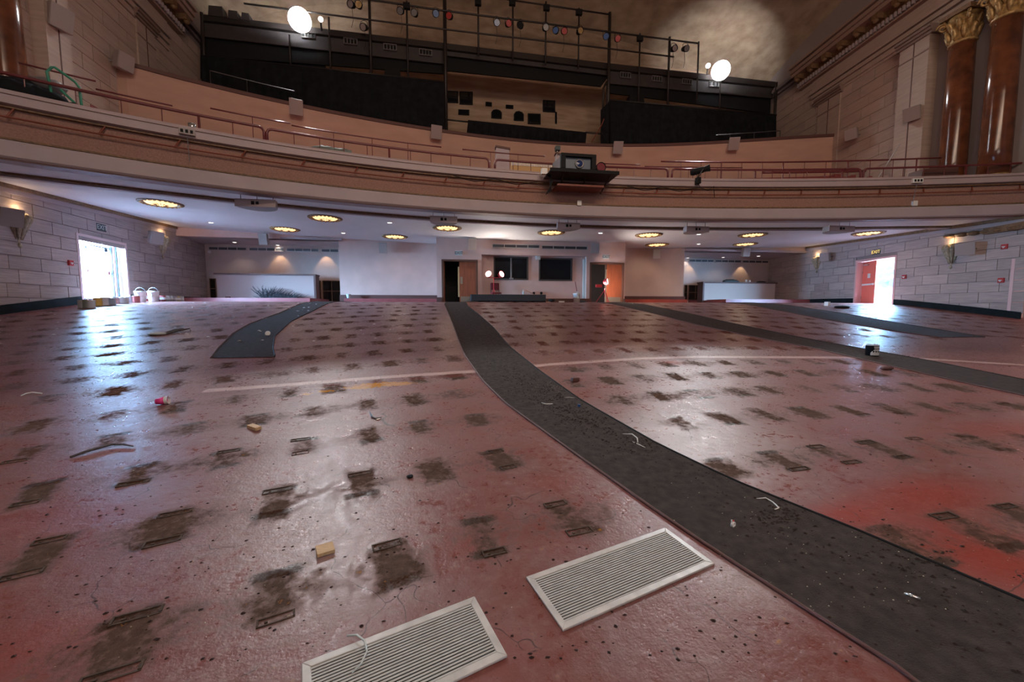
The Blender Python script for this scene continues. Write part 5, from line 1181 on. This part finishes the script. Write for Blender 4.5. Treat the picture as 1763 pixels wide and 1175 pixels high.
# left end of balcony: bag pile, green hand truck, silver can, bottles
def lumpy(name, c, r_, sx, sy, sz, m, lab, cat, seed, grp=None):
    rnd = random.Random(seed); mb = MB(); mb.ball(c, r_, sx, sy, sz, 18, 12)
    cv = Vector(c)
    for i, v in enumerate(mb.v):
        d = v - cv; k = 1 + .14 * math.sin(d.x * 9 / r_ + seed) * math.cos(d.y * 7 / r_) + rnd.uniform(-.05, .05); mb.v[i] = cv + d * k
    return tag(obj(name, mb, m, smooth=True), lab, cat, grp)
for k, (px, set_, z, r_, sx, sz, lab) in enumerate(((15, .75, 6.62, .5, 1.3, .55, 'black rubbish bag at the far left end of the balcony'), (62, .8, 6.62, .48, 1.3, .55, 'black rubbish bag left of the green hand truck'), (30, 1.25, 6.95, .42, 1.2, .5, 'black rubbish bag lying on top of the pile'), (112, .75, 6.5, .42, 1.2, .4, 'low dark bag behind the green hand truck'))):
    p = bal_pt(px, set_, z); lumpy('rubbish_bag', tuple(p), r_, sx, .8, sz, M['blackcloth'], lab, 'bag', k, 'bags piled at the left end of the balcony')
p = bal_pt(78, 1.3, 7.15); lumpy('grey_cushion', tuple(p), .42, 1.0, .7, .42, M['grey'], 'shiny grey tarp bundle on top of the black bags', 'tarp', 9)
a, b_ = bal_pt(90, .45, 6.4), bal_pt(140, .45, 6.4); t = thing('hand_truck', 'green tubular hand truck lying over the left balcony railing', 'hand truck', (a + b_) / 2); u_ = (b_ - a)
hl = [a + Vector((.05, 0, 0)), a + Vector((-.05, 0, .75)), a + u_ * .1 + Vector((0, 0, .9)), a + u_ * .2 + Vector((0, 0, .93)), b_ + Vector((-.08, 0, .92)), b_ + Vector((0, 0, .80)), b_ + Vector((.03, 0, 0))]
hl[1].z = 7.2; hl[2].z = 7.32; hl[3].z = 7.34; hl[4].z = 7.12; hl[5].z = 7.0
obj('frame', MB().tube(hl, .028, 8), M['green'], t, smooth=True); obj('brace', MB().tube([a + Vector((.2, 0, .42)), b_ + Vector((-.02, 0, .12))], .03, 8), M['green'], t)
p = bal_pt(331, .1, 6.46); t = thing('paint_tin', 'silver tin standing on the balcony ledge near the left', 'tin', p); obj('body', MB().lathe([(.09, -.07), (.09, .07)], tuple(p), 16), M['silver'], t, smooth=True); obj('lid', MB().lathe([(.093, .07), (.093, .085)], tuple(p), 16), M['grey'], t)
for px, sx, lab in ((558, .55, 'left grey-green cloth heap behind the railing'), (584, .4, 'right smaller grey cloth heap behind the railing')):
    p = bal_pt(px, .8, 6.62); lumpy('cloth_heap', tuple(p), .36, 1.3, .7, .45, mat('grey_cloth', (.16, .18, .15), .8), lab, 'cloth', px)
tag(obj('vent_box', MB().xf(T(bal_pt(272, 2.6, 7.0))).box(-.32, .32, -.1, .2, -.3, .25), M['black']), 'dark square wall vent behind the left railing', 'vent')

# ------------------------------------------------------------------ things on the floor at the booth
def Pf(px, y_, off=0): # point on floor at world Y = y_
    p = atY(px, 500, y_); return Vector((p[0], y_, float(F(y_)) + off))
a, c = Pf(811, 18.9), Pf(940, 18.9); t = thing('stage_riser', 'low black platform riser in front of the booth windows', 'platform', (a + c) / 2)
obj('deck', MB().box(a.x, c.x, 18.9, 19.85, a.z + .06, a.z + .37), mat('riser_black', (.02, .022, .026), .7), t, bevel=.015)
for k in range(4): x = a.x + .35 + k * (c.x - a.x - .9) / 3; obj('skid', MB().box(x, x + .55, 18.95, 19.8, a.z - .02, a.z + .065), M['black'], t)
tag(obj('white_bottle', MB().lathe([(.05, 0), (.05, .14), (.02, .18), (.02, .24), (.015, .25)], tuple(Vector((atY(901, 500, 19.4)[0], 19.4, a.z + .37))), 12), M['white'], smooth=True), 'small white squeeze bottle standing on the black riser', 'bottle')
# banquet chair
zc = 1.93; cx_, cy_ = float(atY(854, 500, 20.0)[0]), 20.05
t = thing('stacking_chair', 'maroon padded chair behind the twin work light', 'chair', (cx_, cy_, zc), None); Mx = T((cx_, cy_, zc), .15)
obj('seat', MB().xf(Mx).box(-.23, .23, -.22, .2, .42, .49), M['maroon'], t, bevel=.02); obj('backrest', MB().xf(Mx).box(-.21, .21, .17, .23, .62, .98), M['maroon'], t, bevel=.02)
for sx in (-.21, .21): 
    obj('leg', MB().xf(Mx).tube([(sx, -.2, 0), (sx, -.2, .44)], .013, 6), M['black'], t); obj('leg', MB().xf(Mx).tube([(sx, .24, 0), (sx, .19, .44), (sx, .22, .95)], .013, 6), M['black'], t)
# tripod work lights
def tripod(px, y_, h_, lab, heads, grp='red tripod work lights'):
    b0 = Pf(px, y_); t = thing('work_light', lab, 'work light', b0, grp); top = b0 + Vector((0, 0, h_))
    obj('mast', MB().tube([b0 + Vector((0, 0, .28)), top], .018, 8), M['safety'], t, smooth=True)
    for k in range(3): a = .6 + k * 2 * PI / 3; obj('leg', MB().tube([b0 + Vector((0, 0, .62)), b0 + Vector((.42 * math.cos(a), .42 * math.sin(a), .0))], .013, 6), M['safety'], t)
    if len(heads) > 1: obj('crossbar', MB().tube([top + Vector((heads[0][0] - .05, 0, 0)), top + Vector((heads[1][0] + .05, 0, 0))], .018, 6), M['safety'], t)
    for dx, dz, f, pw in heads:
        p = top + Vector((dx, 0, dz)); f = Vector(f).normalized(); Mx = frame(p, f) @ Matrix.Rotation(-PI / 2, 4, 'X')
        hd = obj('lamp_head', MB().xf(Mx).lathe([(.05, -.17), (.12, -.13), (.16, .0), (.17, .05), (.155, .05)], (0, 0, 0), 20, 'b'), M['safety'], t, smooth=True)
        obj('lens', MB().xf(Mx).lathe([(.152, .03), (.01, .045)], (0, 0, 0), 20), M['work'], hd)
        obj('bracket', MB().tube([p + Vector((0, 0, -.2)), p], .015, 6), M['black'], t)
        if pw: spot('work_or_fill_beam', p + f * .08, p + f * 5 + Vector((0, 0, 3.2 if len(heads) > 1 else 0)), pw * .6, (1, .86, .76), .3, 115 if len(heads) > 1 else 155, .6)
tripod(850, 19.95, 1.22, 'red twin-headed tripod work light before the booth windows', [(-.25, .17, (-.45, -1, .35), 300), (.38, .17, (.62, -.8, .35), 260)])
tripod(1041, 19.2, .72, 'single red tripod work light before the right booth doorway', [(.10, .32, (.80, -.55, .10), 420)])
mb = MB().xf(T(Pf(1034, 19.2) + Vector((0, 0, .80)))); obj('folded_head', mb.box(-.25, .05, -.07, .07, -.05, .09), M['safety'], bpy.data.objects['work_light.001'])
_q = Pf(1034, 19.2) + Vector((.12, .0, .84)); spot('work_or_fill_beam', _q, _q + Vector((1, .35, .12)), 200, (1, .84, .74), .1, 150, .5)  # spot added at the lampless folded head to light the door leaf
# orange cable, socket blobs
for (px, py, lab) in ((919, 505, 'left round black socket on the pink booth wall'), (932, 505, 'right round black socket on the pink booth wall')):
    p = V(atY(px, py, 20.54)); tag(obj('wall_socket', MB().xf(T(p, 0, PI / 2)).lathe([(.07, 0), (.06, .05)], (0, 0, 0), 14), M['black']), lab, 'socket', 'black sockets on booth wall')
pts = [V(atY(905, 500, 20.45)), V(atY(918, 506, 20.45)), V(atY(925, 513, 20.2)), Pf(936, 19.8, .3), Pf(941, 19.0, .02), Pf(948, 18.7, .02)]
tag(obj('extension_lead', MB().tube(pts, .012, 6), mat('orange_cable', (.6, .2, .05), .5)), 'orange extension lead from wall socket past the riser end', 'cable')
tag(lumpy('cable_reel', tuple(Pf(950, 18.7, .09)), .12, 1.3, 1, .6, M['black'], 'small dark coil on the floor right of the riser', 'cable coil', 4))
# white bucket and mop handle
def bucket(p, r_, h_, lab, m=None, handle=True, name='bucket', cat='bucket', grp=None, label_=True):
    p = V(p); t = thing(name, lab, cat, p, grp); obj('body', MB().lathe([(r_ * .84, 0), (r_ * .97, h_ * .86), (r_ * 1.04, h_ * .87), (r_ * 1.04, h_ * .90), (r_, h_ * .91), (r_ * 1.02, h_), (r_ * .96, h_), (r_ * .92, h_ * .5), (r_ * .80, .02)], tuple(p), 24), m or M['white'], t, smooth=True)
    if handle: obj('handle', MB().tube([p + Vector((r_ * 1.0 * math.cos(a), 0, h_ * .93 + r_ * .9 * math.sin(a))) for a in [PI * k / 10 for k in range(11)]], .006, 5), M['grey'], t)
    if label_: obj('paper_label', MB().xf(T(p)).box(-r_ * .25, r_ * .3, -r_ * 1.02, -r_ * .88, h_ * .45, h_ * .72), M['exitface'], t)
    return t
bucket(Pf(993, 19.6), .18, .46, 'tall white bucket near the right booth doorway', handle=False)
p = Pf(992, 19.7); t = thing('squeegee', 'red-handled squeegee standing in the tall white bucket', 'tool', p + Vector((0, 0, .3))); obj('handle', MB().tube([p + Vector((.05, 0, .35)), p + Vector((.03, 0, .62)), p + Vector((-.06, 0, 1.05))], .016, 6), M['maroon'], t); obj('head', MB().xf(T(p + Vector((.04, 0, .5)))).box(-.03, .06, -.02, .02, -.12, .05), M['white'], t)
tag(lumpy('rag', tuple(Pf(1003, 19.7, .04)), .14, 1.6, 1, .35, M['exitdark'], 'dark rag on the floor right of the tall white bucket', 'rag', 12))
tag(obj('plastic_tray', MB().xf(T(Pf(967, 19.8, .03))).box(-.14, .14, -.05, .05, -.03, .04), M['label'], bevel=.01), 'crumpled pale wrapper on the floor below right window', 'litter')
# electrical strip on the right of recess
tag(obj('cable_trunking', MB().box(float(atY(1004, 470, 20.5)[0]), float(atY(1009, 470, 20.5)[0]), 20.46, 20.56, 2.15, 4.2), M['exitface']), 'white vertical trunking right of the booth windows', 'trunking')
p = V(atY(926.5, 443.5, 20.5)); tag(obj('wall_box', MB().xf(T(p)).box(-.11, .11, -.08, .06, -.12, .12), M['white'], bevel=.01), 'white control box at upper left corner of right booth window', 'box')
p = V(atY(880, 479.5, 20.5)); tag(obj('pass_tray', MB().xf(T(p)).box(-.1, .1, -.12, .06, -.06, .02), M['grey']), 'small grey tray under the left booth window', 'tray')

# ------------------------------------------------------------------ paint tins and buckets by the left door
def nearL(px, d):   # floor point at distance d from the left wall, on column px
    p = onpl(px, 500, LA - LN * d, nLn); return Vector((p[0], p[1], float(F(p[1]))))
tc = [((.30, .30, .31), 'dull grey'), ((.16, .18, .15), 'dark olive'), ((.45, .47, .48), 'pale grey'), ((.50, .30, .05), 'ochre yellow'), ((.62, .64, .66), 'white'), ((.25, .30, .36), 'slate blue'), ((.50, .50, .48), 'light grey'), ((.34, .14, .12), 'rust red'), ((.55, .52, .50), 'cream'), ((.12, .13, .16), 'black'), ((.36, .30, .32), 'mauve'), ((.40, .10, .10), 'red')]
xs_ = [139, 147, 155, 167, 180, 190, 197, 204, 212, 219, 226, 233]
for k, (px, (c, nm)) in enumerate(zip(xs_, tc)):
    d = .95 + (k % 3) * .12; p = nearL(px, d); r_ = random.uniform(.09, .13) if k > 2 else .10; h_ = random.uniform(.2, .27)
    t = thing('paint_tin', '%s paint tin, number %s from the left in the row below the left doorway' % (nm, ['one', 'two', 'three', 'four', 'five', 'six', 'seven', 'eight', 'nine', 'ten', 'eleven', 'twelve'][k]), 'paint tin', p, 'paint tins in the row below the left doorway')
    obj('body', MB().lathe([(r_, 0), (r_ * 1.03, .01), (r_, .02), (r_, h_ - .02), (r_ * 1.04, h_)], tuple(p), 20), mat('tin_paint', c, .45), t, smooth=True); obj('lid', MB().lathe([(r_ * .95, h_), (r_ * .9, h_ + .008)], tuple(p), 20), M['silver'], t)
bucket(nearL(241, 1.0), .18, .42, 'left open white bucket beside the bright left doorway', grp='white buckets by the left door'); bucket(nearL(263.5, 1.15), .18, .42, 'right lidded white bucket beside the bright left doorway', grp='white buckets by the left door')
for k, (px, d, c, nm) in enumerate(((249, .45, (.30, .06, .06), 'red'), (254, .5, (.05, .28, .30), 'teal'), (279, .6, (.30, .08, .08), 'dark red'), (286, .5, (.4, .38, .36), 'grey'), (292, .5, (.5, .5, .5), 'pale'), (299, .45, (.42, .42, .44), 'silvery'), (305, .45, (.5, .42, .2), 'yellowish'), (311, .45, (.45, .47, .42), 'greenish'))):
    p = nearL(px, d); r_ = .13 if k < 2 else .11; h_ = .34 if k < 2 else .26
    t = thing('paint_tin', '%s paint tin %s' % (nm, 'between the two white buckets' if k < 2 else 'in the far row against the left wall base'), 'paint tin', p, 'paint tins in the far row by the left wall')
    obj('body', MB().lathe([(r_, 0), (r_, h_)], tuple(p), 16), mat('tin_paint', c, .45), t, smooth=True); obj('label_band', MB().lathe([(r_ * 1.01, h_ * .3), (r_ * 1.01, h_ * .7)], tuple(p), 16, False), M['label'], t)

# counter clutter, right alcove and left alcove
x = float(atY(1259, 480, 23.4)[0]); lumpy('folded_tarp', (x, 23.45, 3.34), .30, 1.9, .7, .45, M['exitdark'], 'dark folded tarp on the right alcove counter', 'tarp', 3)
x = float(atY(1289, 480, 23.2)[0]); tag(obj('white_cup', MB().lathe([(.05, 0), (.07, .16), (.06, .16)], (x - .1, 23.3, 3.28), 12, 'b'), M['white']), 'left white cup on the edge of right alcove counter', 'cup'); tag(obj('white_cup', MB().lathe([(.05, 0), (.07, .14), (.06, .14)], (x + .15, 23.3, 3.28), 12, 'b'), M['white']), 'right white cup on the edge of right alcove counter', 'cup')
x = float(atY(1311, 480, 23.4)[0]); lumpy('glove_pair', (x, 23.4, 3.32), .16, 2.0, .8, .35, M['black'], 'small dark glove heap at right end of the right counter', 'gloves', 5)
# litter brush heap in front of left counter
rn = random.Random(3); hb = MB()
for k in range(260):
    u_ = rn.random(); x = float(atY(452 + 62 * u_, 510, 22.3)[0]); hh = (.75 - .55 * u_) * rn.random() ** .7; a = rn.uniform(-1.2, 1.2)
    b0 = Vector((x, 22.25 + rn.uniform(-.15, .1), 2.13)); hb.tube([b0, b0 + Vector((.35 * a, rn.uniform(-.1, .1), hh * .6)), b0 + Vector((.55 * a, 0, hh))], [.016, .012, .005], 4)
tag(obj('brush_heap', hb, mat('dark_twigs', (.045, .045, .05), .8, var=.5, scale=9)), 'heap of dark twiggy stems against the left alcove counter', 'brush', kind='stuff')
tag(obj('door_wedge', MB().box(cl0 + .55, cl0 + .75, 22.3, 22.42, 2.13, 2.22), M['basebrown']), 'small brown block at the foot of the left counter', 'block')
p = V(atY(361, 434, 24.05)); tag(obj('alarm_sounder', MB().xf(T(p, 0, PI / 2)).lathe([(.09, 0), (.08, .06), (.02, .08)], (0, 0, 0), 16), M['white']), 'round white detector high in the left alcove corner', 'detector')

# ------------------------------------------------------------------ the two floor vents
def floorvent(cs, lab):
    P_ = [fl(*c) for c in cs]; c = sum(P_) / 4; u_ = Vector(P_[1] - P_[0] + P_[2] - P_[3]); L_ = u_.length / 2; u_.normalize(); v_ = Vector(P_[3] - P_[0] + P_[2] - P_[1]); W2 = v_.length / 2; n_ = u_.cross(v_).normalized(); n_ = -n_ if n_.z < 0 else n_
    v_ = u_.cross(n_).normalized(); v_ = v_ if v_.dot(Vector(P_[3] - P_[0])) > 0 else -v_
    c = V(c); c.z = float(F(c.y)); Mx = Matrix(((u_.x, v_.x, n_.x, c.x), (u_.y, v_.y, n_.y, c.y), (u_.z, v_.z, n_.z, c.z), (0, 0, 0, 1)))
    t = thing('floor_vent', lab, 'vent', c, 'pale slotted floor vents'); a, b_ = L_ / 2, W2 / 2; f = .035
    for q_ in (((-a, -b_), (a, -b_), (a - f, -b_ + f), (-a + f, -b_ + f)), ((-a, b_), (-a + f, b_ - f), (a - f, b_ - f), (a, b_)), ((-a, -b_), (-a + f, -b_ + f), (-a + f, b_ - f), (-a, b_)), ((a, -b_), (a, b_), (a - f, b_ - f), (a - f, -b_ + f))):
        mb = MB().xf(Mx); mb.prism([(x * .9985, y * .9985, .002) for x, y in q_], (0, 0, .013)); obj('frame_bar', mb, M['whitemetal'], t, bevel=.003)
    obj('duct_pan', MB().xf(Mx).box(-a + f, a - f, -b_ + f, b_ - f, .0015, .003), M['black'], t)
    ns = 20; pw_ = (W2 - 2 * f) / ns
    for k in range(ns):
        y = -b_ + f + pw_ * (k + .5); obj('slat', MB().xf(Mx).box(-a + f, a - f, y - pw_ * .28, y + pw_ * .28, .0085, .0115 + random.uniform(-.0005, .0005)), M['ventbar'], t)
    return Mx, a, b_
floorvent([(902.3, 998.2), (1143.6, 912.4), (1231.7, 972.7), (972, 1088.6)], 'white-framed slotted floor vent on the right, fully in view')
VM, va, vb = floorvent([(499, 1157), (814.5, 1031.5), (877, 1133), (545, 1290)], 'white-framed slotted floor vent on the left, cut by the picture bottom')
# cable tie on the left vent
p = [fl(598, 1104), fl(615, 1106), fl(628, 1116), fl(632, 1132), fl(622, 1150), fl(606, 1165)]
tag(obj('cable_tie', MB().tube([V(q) + Vector((0, 0, .025 + .01 * math.sin(k))) for k, q in enumerate(p)], .0045, 6), M['exitface'], smooth=True), 'pale curled cable tie lying on the left floor vent', 'cable tie')

# ------------------------------------------------------------------ small things on the near floor
def plank(px, py, ang, l, w_, h_, lab, lift=0.0, tilt=0):
    p = V(fl(px, py)); p.z = float(F(p.y)) + h_ / 2 + .002 + lift; t = thing('wood_block', lab, 'wood block', p, None)
    obj('block', MB().xf(T(p, ang, slope(p.y) + tilt)).box(-l / 2, l / 2, -w_ / 2, w_ / 2, -h_ / 2, h_ / 2), M['wood'], t, bevel=.002); return p
plank(560, 951, .42, .095, .088, .022, 'square pale pine offcut in the bright patch of floor', .004)
_a, _b = fl(424, 734), fl(452, 747); plank(438, 739, math.atan2(_b[1] - _a[1], _b[0] - _a[0]), .19, .06, .034, 'oblong pale pine offcut further up the left floor')
# pink cup lying on side
p = V(fl(278, 697)); Mx = T(p + Vector((0, 0, .045)), .2) @ Matrix.Rotation(PI / 2 - .12, 4, 'Y')
t = thing('plastic_cup', 'hot pink plastic cup lying on its side on the left floor', 'cup', p); obj('cup', MB().xf(Mx).lathe([(.035, -.05), (.048, .045), (.044, .045), (.032, -.04)], (0, 0, 0), 20, 'b'), M['pink'], t, smooth=True); obj('white_rim', MB().xf(Mx).lathe([(.049, .04), (.051, .075), (.045, .075)], (0, 0, 0), 20, False), M['white'], t)
def stick(pts, r_, m, name, lab, cat, lift=.008):
    q_ = [V(fl(*p_)) + Vector((0, 0, r_ if isinstance(r_, float) else max(r_))) + Vector((0, 0, lift if 0 < i < len(pts) - 1 else 0)) for i, p_ in enumerate(pts)]
    return tag(obj(name, MB().tube(q_, r_, 6), m, smooth=True), lab, cat)
stick([(121, 790), (150, 781), (178, 773), (193, 769), (212, 769), (229, 771)], [.010, .012, .012, .010, .009, .006], M['bark'], 'bent_stick', 'bent grey stick lying on the left floor below the pink cup', 'stick')
stick([(36, 683), (45, 680), (56, 678), (72, 679)], .008, M['label'], 'cable_tie', 'pale curved strip on the floor at the far left', 'cable tie')
stick([(1072, 749), (1088, 750), (1097, 757), (1098, 764)], .006, M['label'], 'cable_tie', 'upper of two white cable ties halfway up the main aisle', 'cable tie')
stick([(1088, 762), (1100, 768), (1112, 773)], .005, M['label'], 'cable_tie', 'lower of two white cable ties halfway up the main aisle', 'cable tie')
stick([(1302, 861), (1318, 861), (1330, 868), (1341, 878), (1333, 880)], .0055, M['label'], 'cable_tie', 'white hooked cable tie on the aisle above the tape roll', 'cable tie')
stick([(932, 695), (940, 698), (952, 697)], .007, M['label'], 'cable_tie', 'short curved white tie at upper left of the main aisle', 'cable tie')
stick([(968, 686), (980, 686), (994, 687)], .004, M['label'], 'cable_tie', 'thin straight white tie on the upper main aisle', 'cable tie')
# branch and bag far left
# fallen branch
stick([(282, 576), (300, 572), (312, 570), (316, 567)], [.02, .02, .012, .008], M['bark'], 'fallen_branch', 'left fork of the dark branch lying on the far left floor', 'branch', .03)
stick([(284, 577), (305, 574), (327, 570), (328, 572)], [.02, .025, .014, .008], M['bark'], 'fallen_branch', 'right fork of the dark branch lying on the far left floor', 'branch', .03)
# tape roll, battery, small scraps
p = V(fl(1262, 909)); t = thing('tape_roll', 'tiny white tape roll standing on the main aisle', 'tape roll', p); Mx = T(p + Vector((0, 0, .021)), .5, PI / 2)
obj('roll', MB().xf(Mx).lathe([(.011, -.008), (.02, -.008), (.02, .008), (.011, .008), (.011, -.008)], (0, 0, 0), 20, False), M['white'], t, smooth=True); obj('tab', MB().xf(T(p + Vector((-.012, 0, .04)))).box(-.003, .003, -.003, .003, -.01, .015), M['white'], t); obj('red_tip', MB().xf(T(p + Vector((.004, .005, .043)))).box(-.006, .006, -.002, .002, -.004, .006), M['safety'], t)
p = V(fl(1571, 1032)); Mx = T(p + Vector((0, 0, .014)), 2.2) @ Matrix.Rotation(PI / 2, 4, 'Y'); t = thing('battery', 'small silvery battery lying low on the main aisle', 'battery', p); obj('body', MB().xf(Mx).lathe([(.010, -.028), (.010, .028)], (0, 0, 0), 14), M['silver'], t, smooth=True); obj('terminal', MB().xf(Mx).lathe([(.004, .028), (.004, .032)], (0, 0, 0), 10), M['white'], t)
p = V(fl(645, 722)); t = thing('metal_scrap', 'bent grey metal scrap on the floor left of centre', 'scrap', p); mb = MB().tube([V(fl(636, 715)) + Vector((0, 0, .04)), V(fl(641, 720)) + Vector((0, 0, .012)), V(fl(648, 723)) + Vector((0, 0, .01)), V(fl(657, 720)) + Vector((0, 0, .01))], [.006, .014, .012, .004], 6); obj('strip', mb, M['grey'], t); obj('shiny_end', MB().tube([V(fl(648, 724)) + Vector((0, 0, .008)), V(fl(654, 723)) + Vector((0, 0, .01))], .007, 5), M['silver'], t)
# black tin at mid right with lid and handle
p = V(fl(1501, 613)); t = thing('paint_tin', 'black and white open tin standing at the right aisle edge', 'paint tin', p); r_, h_ = .11, .22
obj('body', MB().lathe([(r_, 0), (r_, h_), (r_ * 1.04, h_ + .01), (r_ * .9, h_ + .01)], tuple(p), 24), M['black'], t, smooth=True)
mb = MB(); vs = []
for k in range(13):
    a = PI * 1.15 + k * .13; vs += [(p.x + r_ * 1.01 * math.cos(a), p.y + r_ * 1.01 * math.sin(a), p.z + .02), (p.x + r_ * 1.01 * math.cos(a), p.y + r_ * 1.01 * math.sin(a), p.z + .07 + .02 * (k % 3))]
mb.add(vs, [(2 * k, 2 * k + 2, 2 * k + 3, 2 * k + 1) for k in range(12)]); obj('pale_label', mb, M['ventbar'], t)
mb = MB()
for zz_, a0, n_ in ((.12, 4.1, 6), (.155, 4.2, 5), (.19, 4.15, 6)):
    for k in range(n_): a = a0 + k * .16; mb.xf(T((p.x + r_ * 1.01 * math.cos(a), p.y + r_ * 1.01 * math.sin(a), p.z + zz_), a)).box(-.002, .003, -.006, .006, -.009, .009)
obj('label_marks', mb, M['label'], t); obj('wire_handle', MB().tube([p + Vector((-.11, 0, .2)), p + Vector((0, -.04, .25)), p + Vector((.11, 0, .2))], .004, 5), M['silver'], t)
obj('paint_rim', MB().lathe([(r_ * 1.05, h_), (r_ * 1.05, h_ + .015)], tuple(p), 24, False), M['white'], t)
p = V(fl(1424, 527)); p.z = float(F(p.y)); tag(obj('white_carton', MB().xf(T(p + Vector((0, 0, .12)), .3)).box(-.09, .09, -.08, .08, -.12, .06), M['white'], bevel=.01), 'white carton on the far right floor', 'carton')
lumpy('black_glove', tuple(V(fl(1450, 531)) + Vector((0, 0, .05))), .2, 1.8, .8, .3, M['black'], 'crumpled black cloth on the far right floor', 'cloth', 8)
lumpy('rust_lump', tuple(V(fl(1527, 637)) + Vector((0, 0, .03))), .07, 1.8, .8, .5, M['basebrown'], 'brown lump on the floor left of the right aisle', 'lump', 2)
p = V(fl(990, 657)); tag(obj('dark_block', MB().xf(T(p + Vector((0, 0, .03)), .3)).box(-.06, .06, -.035, .035, -.03, .03), M['basebrown'], bevel=.008), 'small dark block right of the main aisle near the worn line', 'block')
p = V(fl(997, 702)); tag(obj('blue_cap', MB().lathe([(.016, 0), (.016, .03), (.01, .032)], tuple(p + Vector((0, 0, .01))), 12), M['blue']), 'tiny blue bottle cap on the main aisle', 'cap')
p = V(fl(706, 823)); lumpy('dark_clod', tuple(p + Vector((0, 0, .012))), .022, 1.2, 1, .6, M['black'], 'black clod between the seat scars left of the main aisle', 'clod', 6)
p = V(fl(461, 578)); tag(obj('paper_plate', MB().xf(T(p + Vector((0, 0, .05)), 0, 1.2)).lathe([(.06, 0), (.05, .012), (.01, .014)], (0, 0, 0), 18), M['label']), 'crumpled clear disc on the short grey aisle', 'litter')
lumpy('plastic_bag', tuple(V(fl(272, 577)) + Vector((0, 0, .03))), .12, 1.6, .8, .3, M['exitface'], 'pale plastic bag at the left end of the fallen branch', 'bag', 15)
p = V(fl(600, 513)); tag(obj('paper_tub', MB().xf(T((float(atY(600, 508, 21.6)[0]), 21.6, 2.15))).lathe([(.08, 0), (.12, .2), (.1, .2)], (0, 0, 0), 16), M['exitface']), 'pale blue cup on the low step right of the short aisle', 'cup')

# ------------------------------------------------------------------ loose debris nobody could count
def chips(name, lab, pts, smin, smax, m, flat=.4):
    mb = MB()
    for (x, y) in pts:
        s_ = random.uniform(smin, smax); z = float(F(y)) + (.012 if inaisle(x, y) else .001); a = random.uniform(0, 6.28); k = random.choice((4, 5, 6)); e = random.uniform(.5, 1)
        base = [(x + s_ * math.cos(a + 6.283 * j / k) * random.uniform(.6, 1), y + s_ * e * math.sin(a + 6.283 * j / k) * random.uniform(.6, 1), z) for j in range(k)]
        top = (x, y, z + s_ * flat * random.uniform(.6, 1.3)); mb.add(base + [top], [(j, (j + 1) % k, k) for j in range(k)])
    o = obj(name, mb, m); o['kind'] = 'stuff'; o['label'] = lab; o['category'] = 'debris'; return o
def px_pts(n, fx, fy): return [tuple(fl(fx(), fy())[:2]) for _ in range(n)]
pts = []
for _ in range(1150):      # along the main aisle, clustered to its right side
    y = random.choice((random.uniform(1.1, 5.6), random.uniform(3.4, 6.2), random.uniform(5, 15))); a, c = atc(qAL, y), atc(qAR, y); u_ = min(1, max(0, random.gauss(.72 if y < 4 else .6, .22))); pts.append((a + (c - a) * u_, y))
for _ in range(300): y = random.gauss(5.2, .7); a, c = atc(qAL, y), atc(qAR, y); pts.append((a + (c - a) * random.betavariate(3, 2.0), y))
for _ in range(90): q = fl(random.gauss(1345, 25), random.gauss(893, 12)); pts.append(tuple(q[:2]))
for _ in range(60): q = fl(random.gauss(1600, 60), random.gauss(960, 25)); pts.append(tuple(q[:2]))
chips('aisle_crumbs', 'dark crumbs and leaf litter strewn along the main aisle', pts, .004, .021, mat('dark_crumb', (.03, .018, .014), .9, var=.5, scale=30))
pts = [tuple(fl(random.uniform(0, 1763), 620 + 520 * random.random() ** 1.3)[:2]) for _ in range(900)] + [(random.uniform(-12, 3), random.uniform(6, 16)) for _ in range(900)] + [(random.gauss(.2, .5), random.gauss(7.4, .1)) for _ in range(60)]
chips('floor_crumbs', 'dark crumbs scattered over the red floor', pts, .004, .016, mat('brown_crumb', (.035, .016, .013), .9, var=.5, scale=30))
pts = [(random.uniform(-12, -1), random.uniform(9, 17)) for _ in range(110)] + [(random.uniform(-6.2, -5), random.uniform(11, 17)) for _ in range(15)]
chips('paper_scraps', 'pale paper scraps scattered over the far left floor', pts, .02, .07, mat('paper_scrap', (.7, .7, .7), .7), .3)
pts = [tuple(fl(random.gauss(955, 25), random.gauss(668, 5))[:2]) for _ in range(120)] + [tuple(fl(random.uniform(1150, 1763), random.uniform(820, 1060))[:2]) for _ in range(160)] + [tuple(fl(random.uniform(60, 900), random.uniform(700, 1150))[:2]) for _ in range(60)]
chips('plaster_bits', 'tiny pale plaster bits on the aisle and near floor', pts, .002, .006, mat('plaster_bit', (.62, .55, .42), .8), .6)
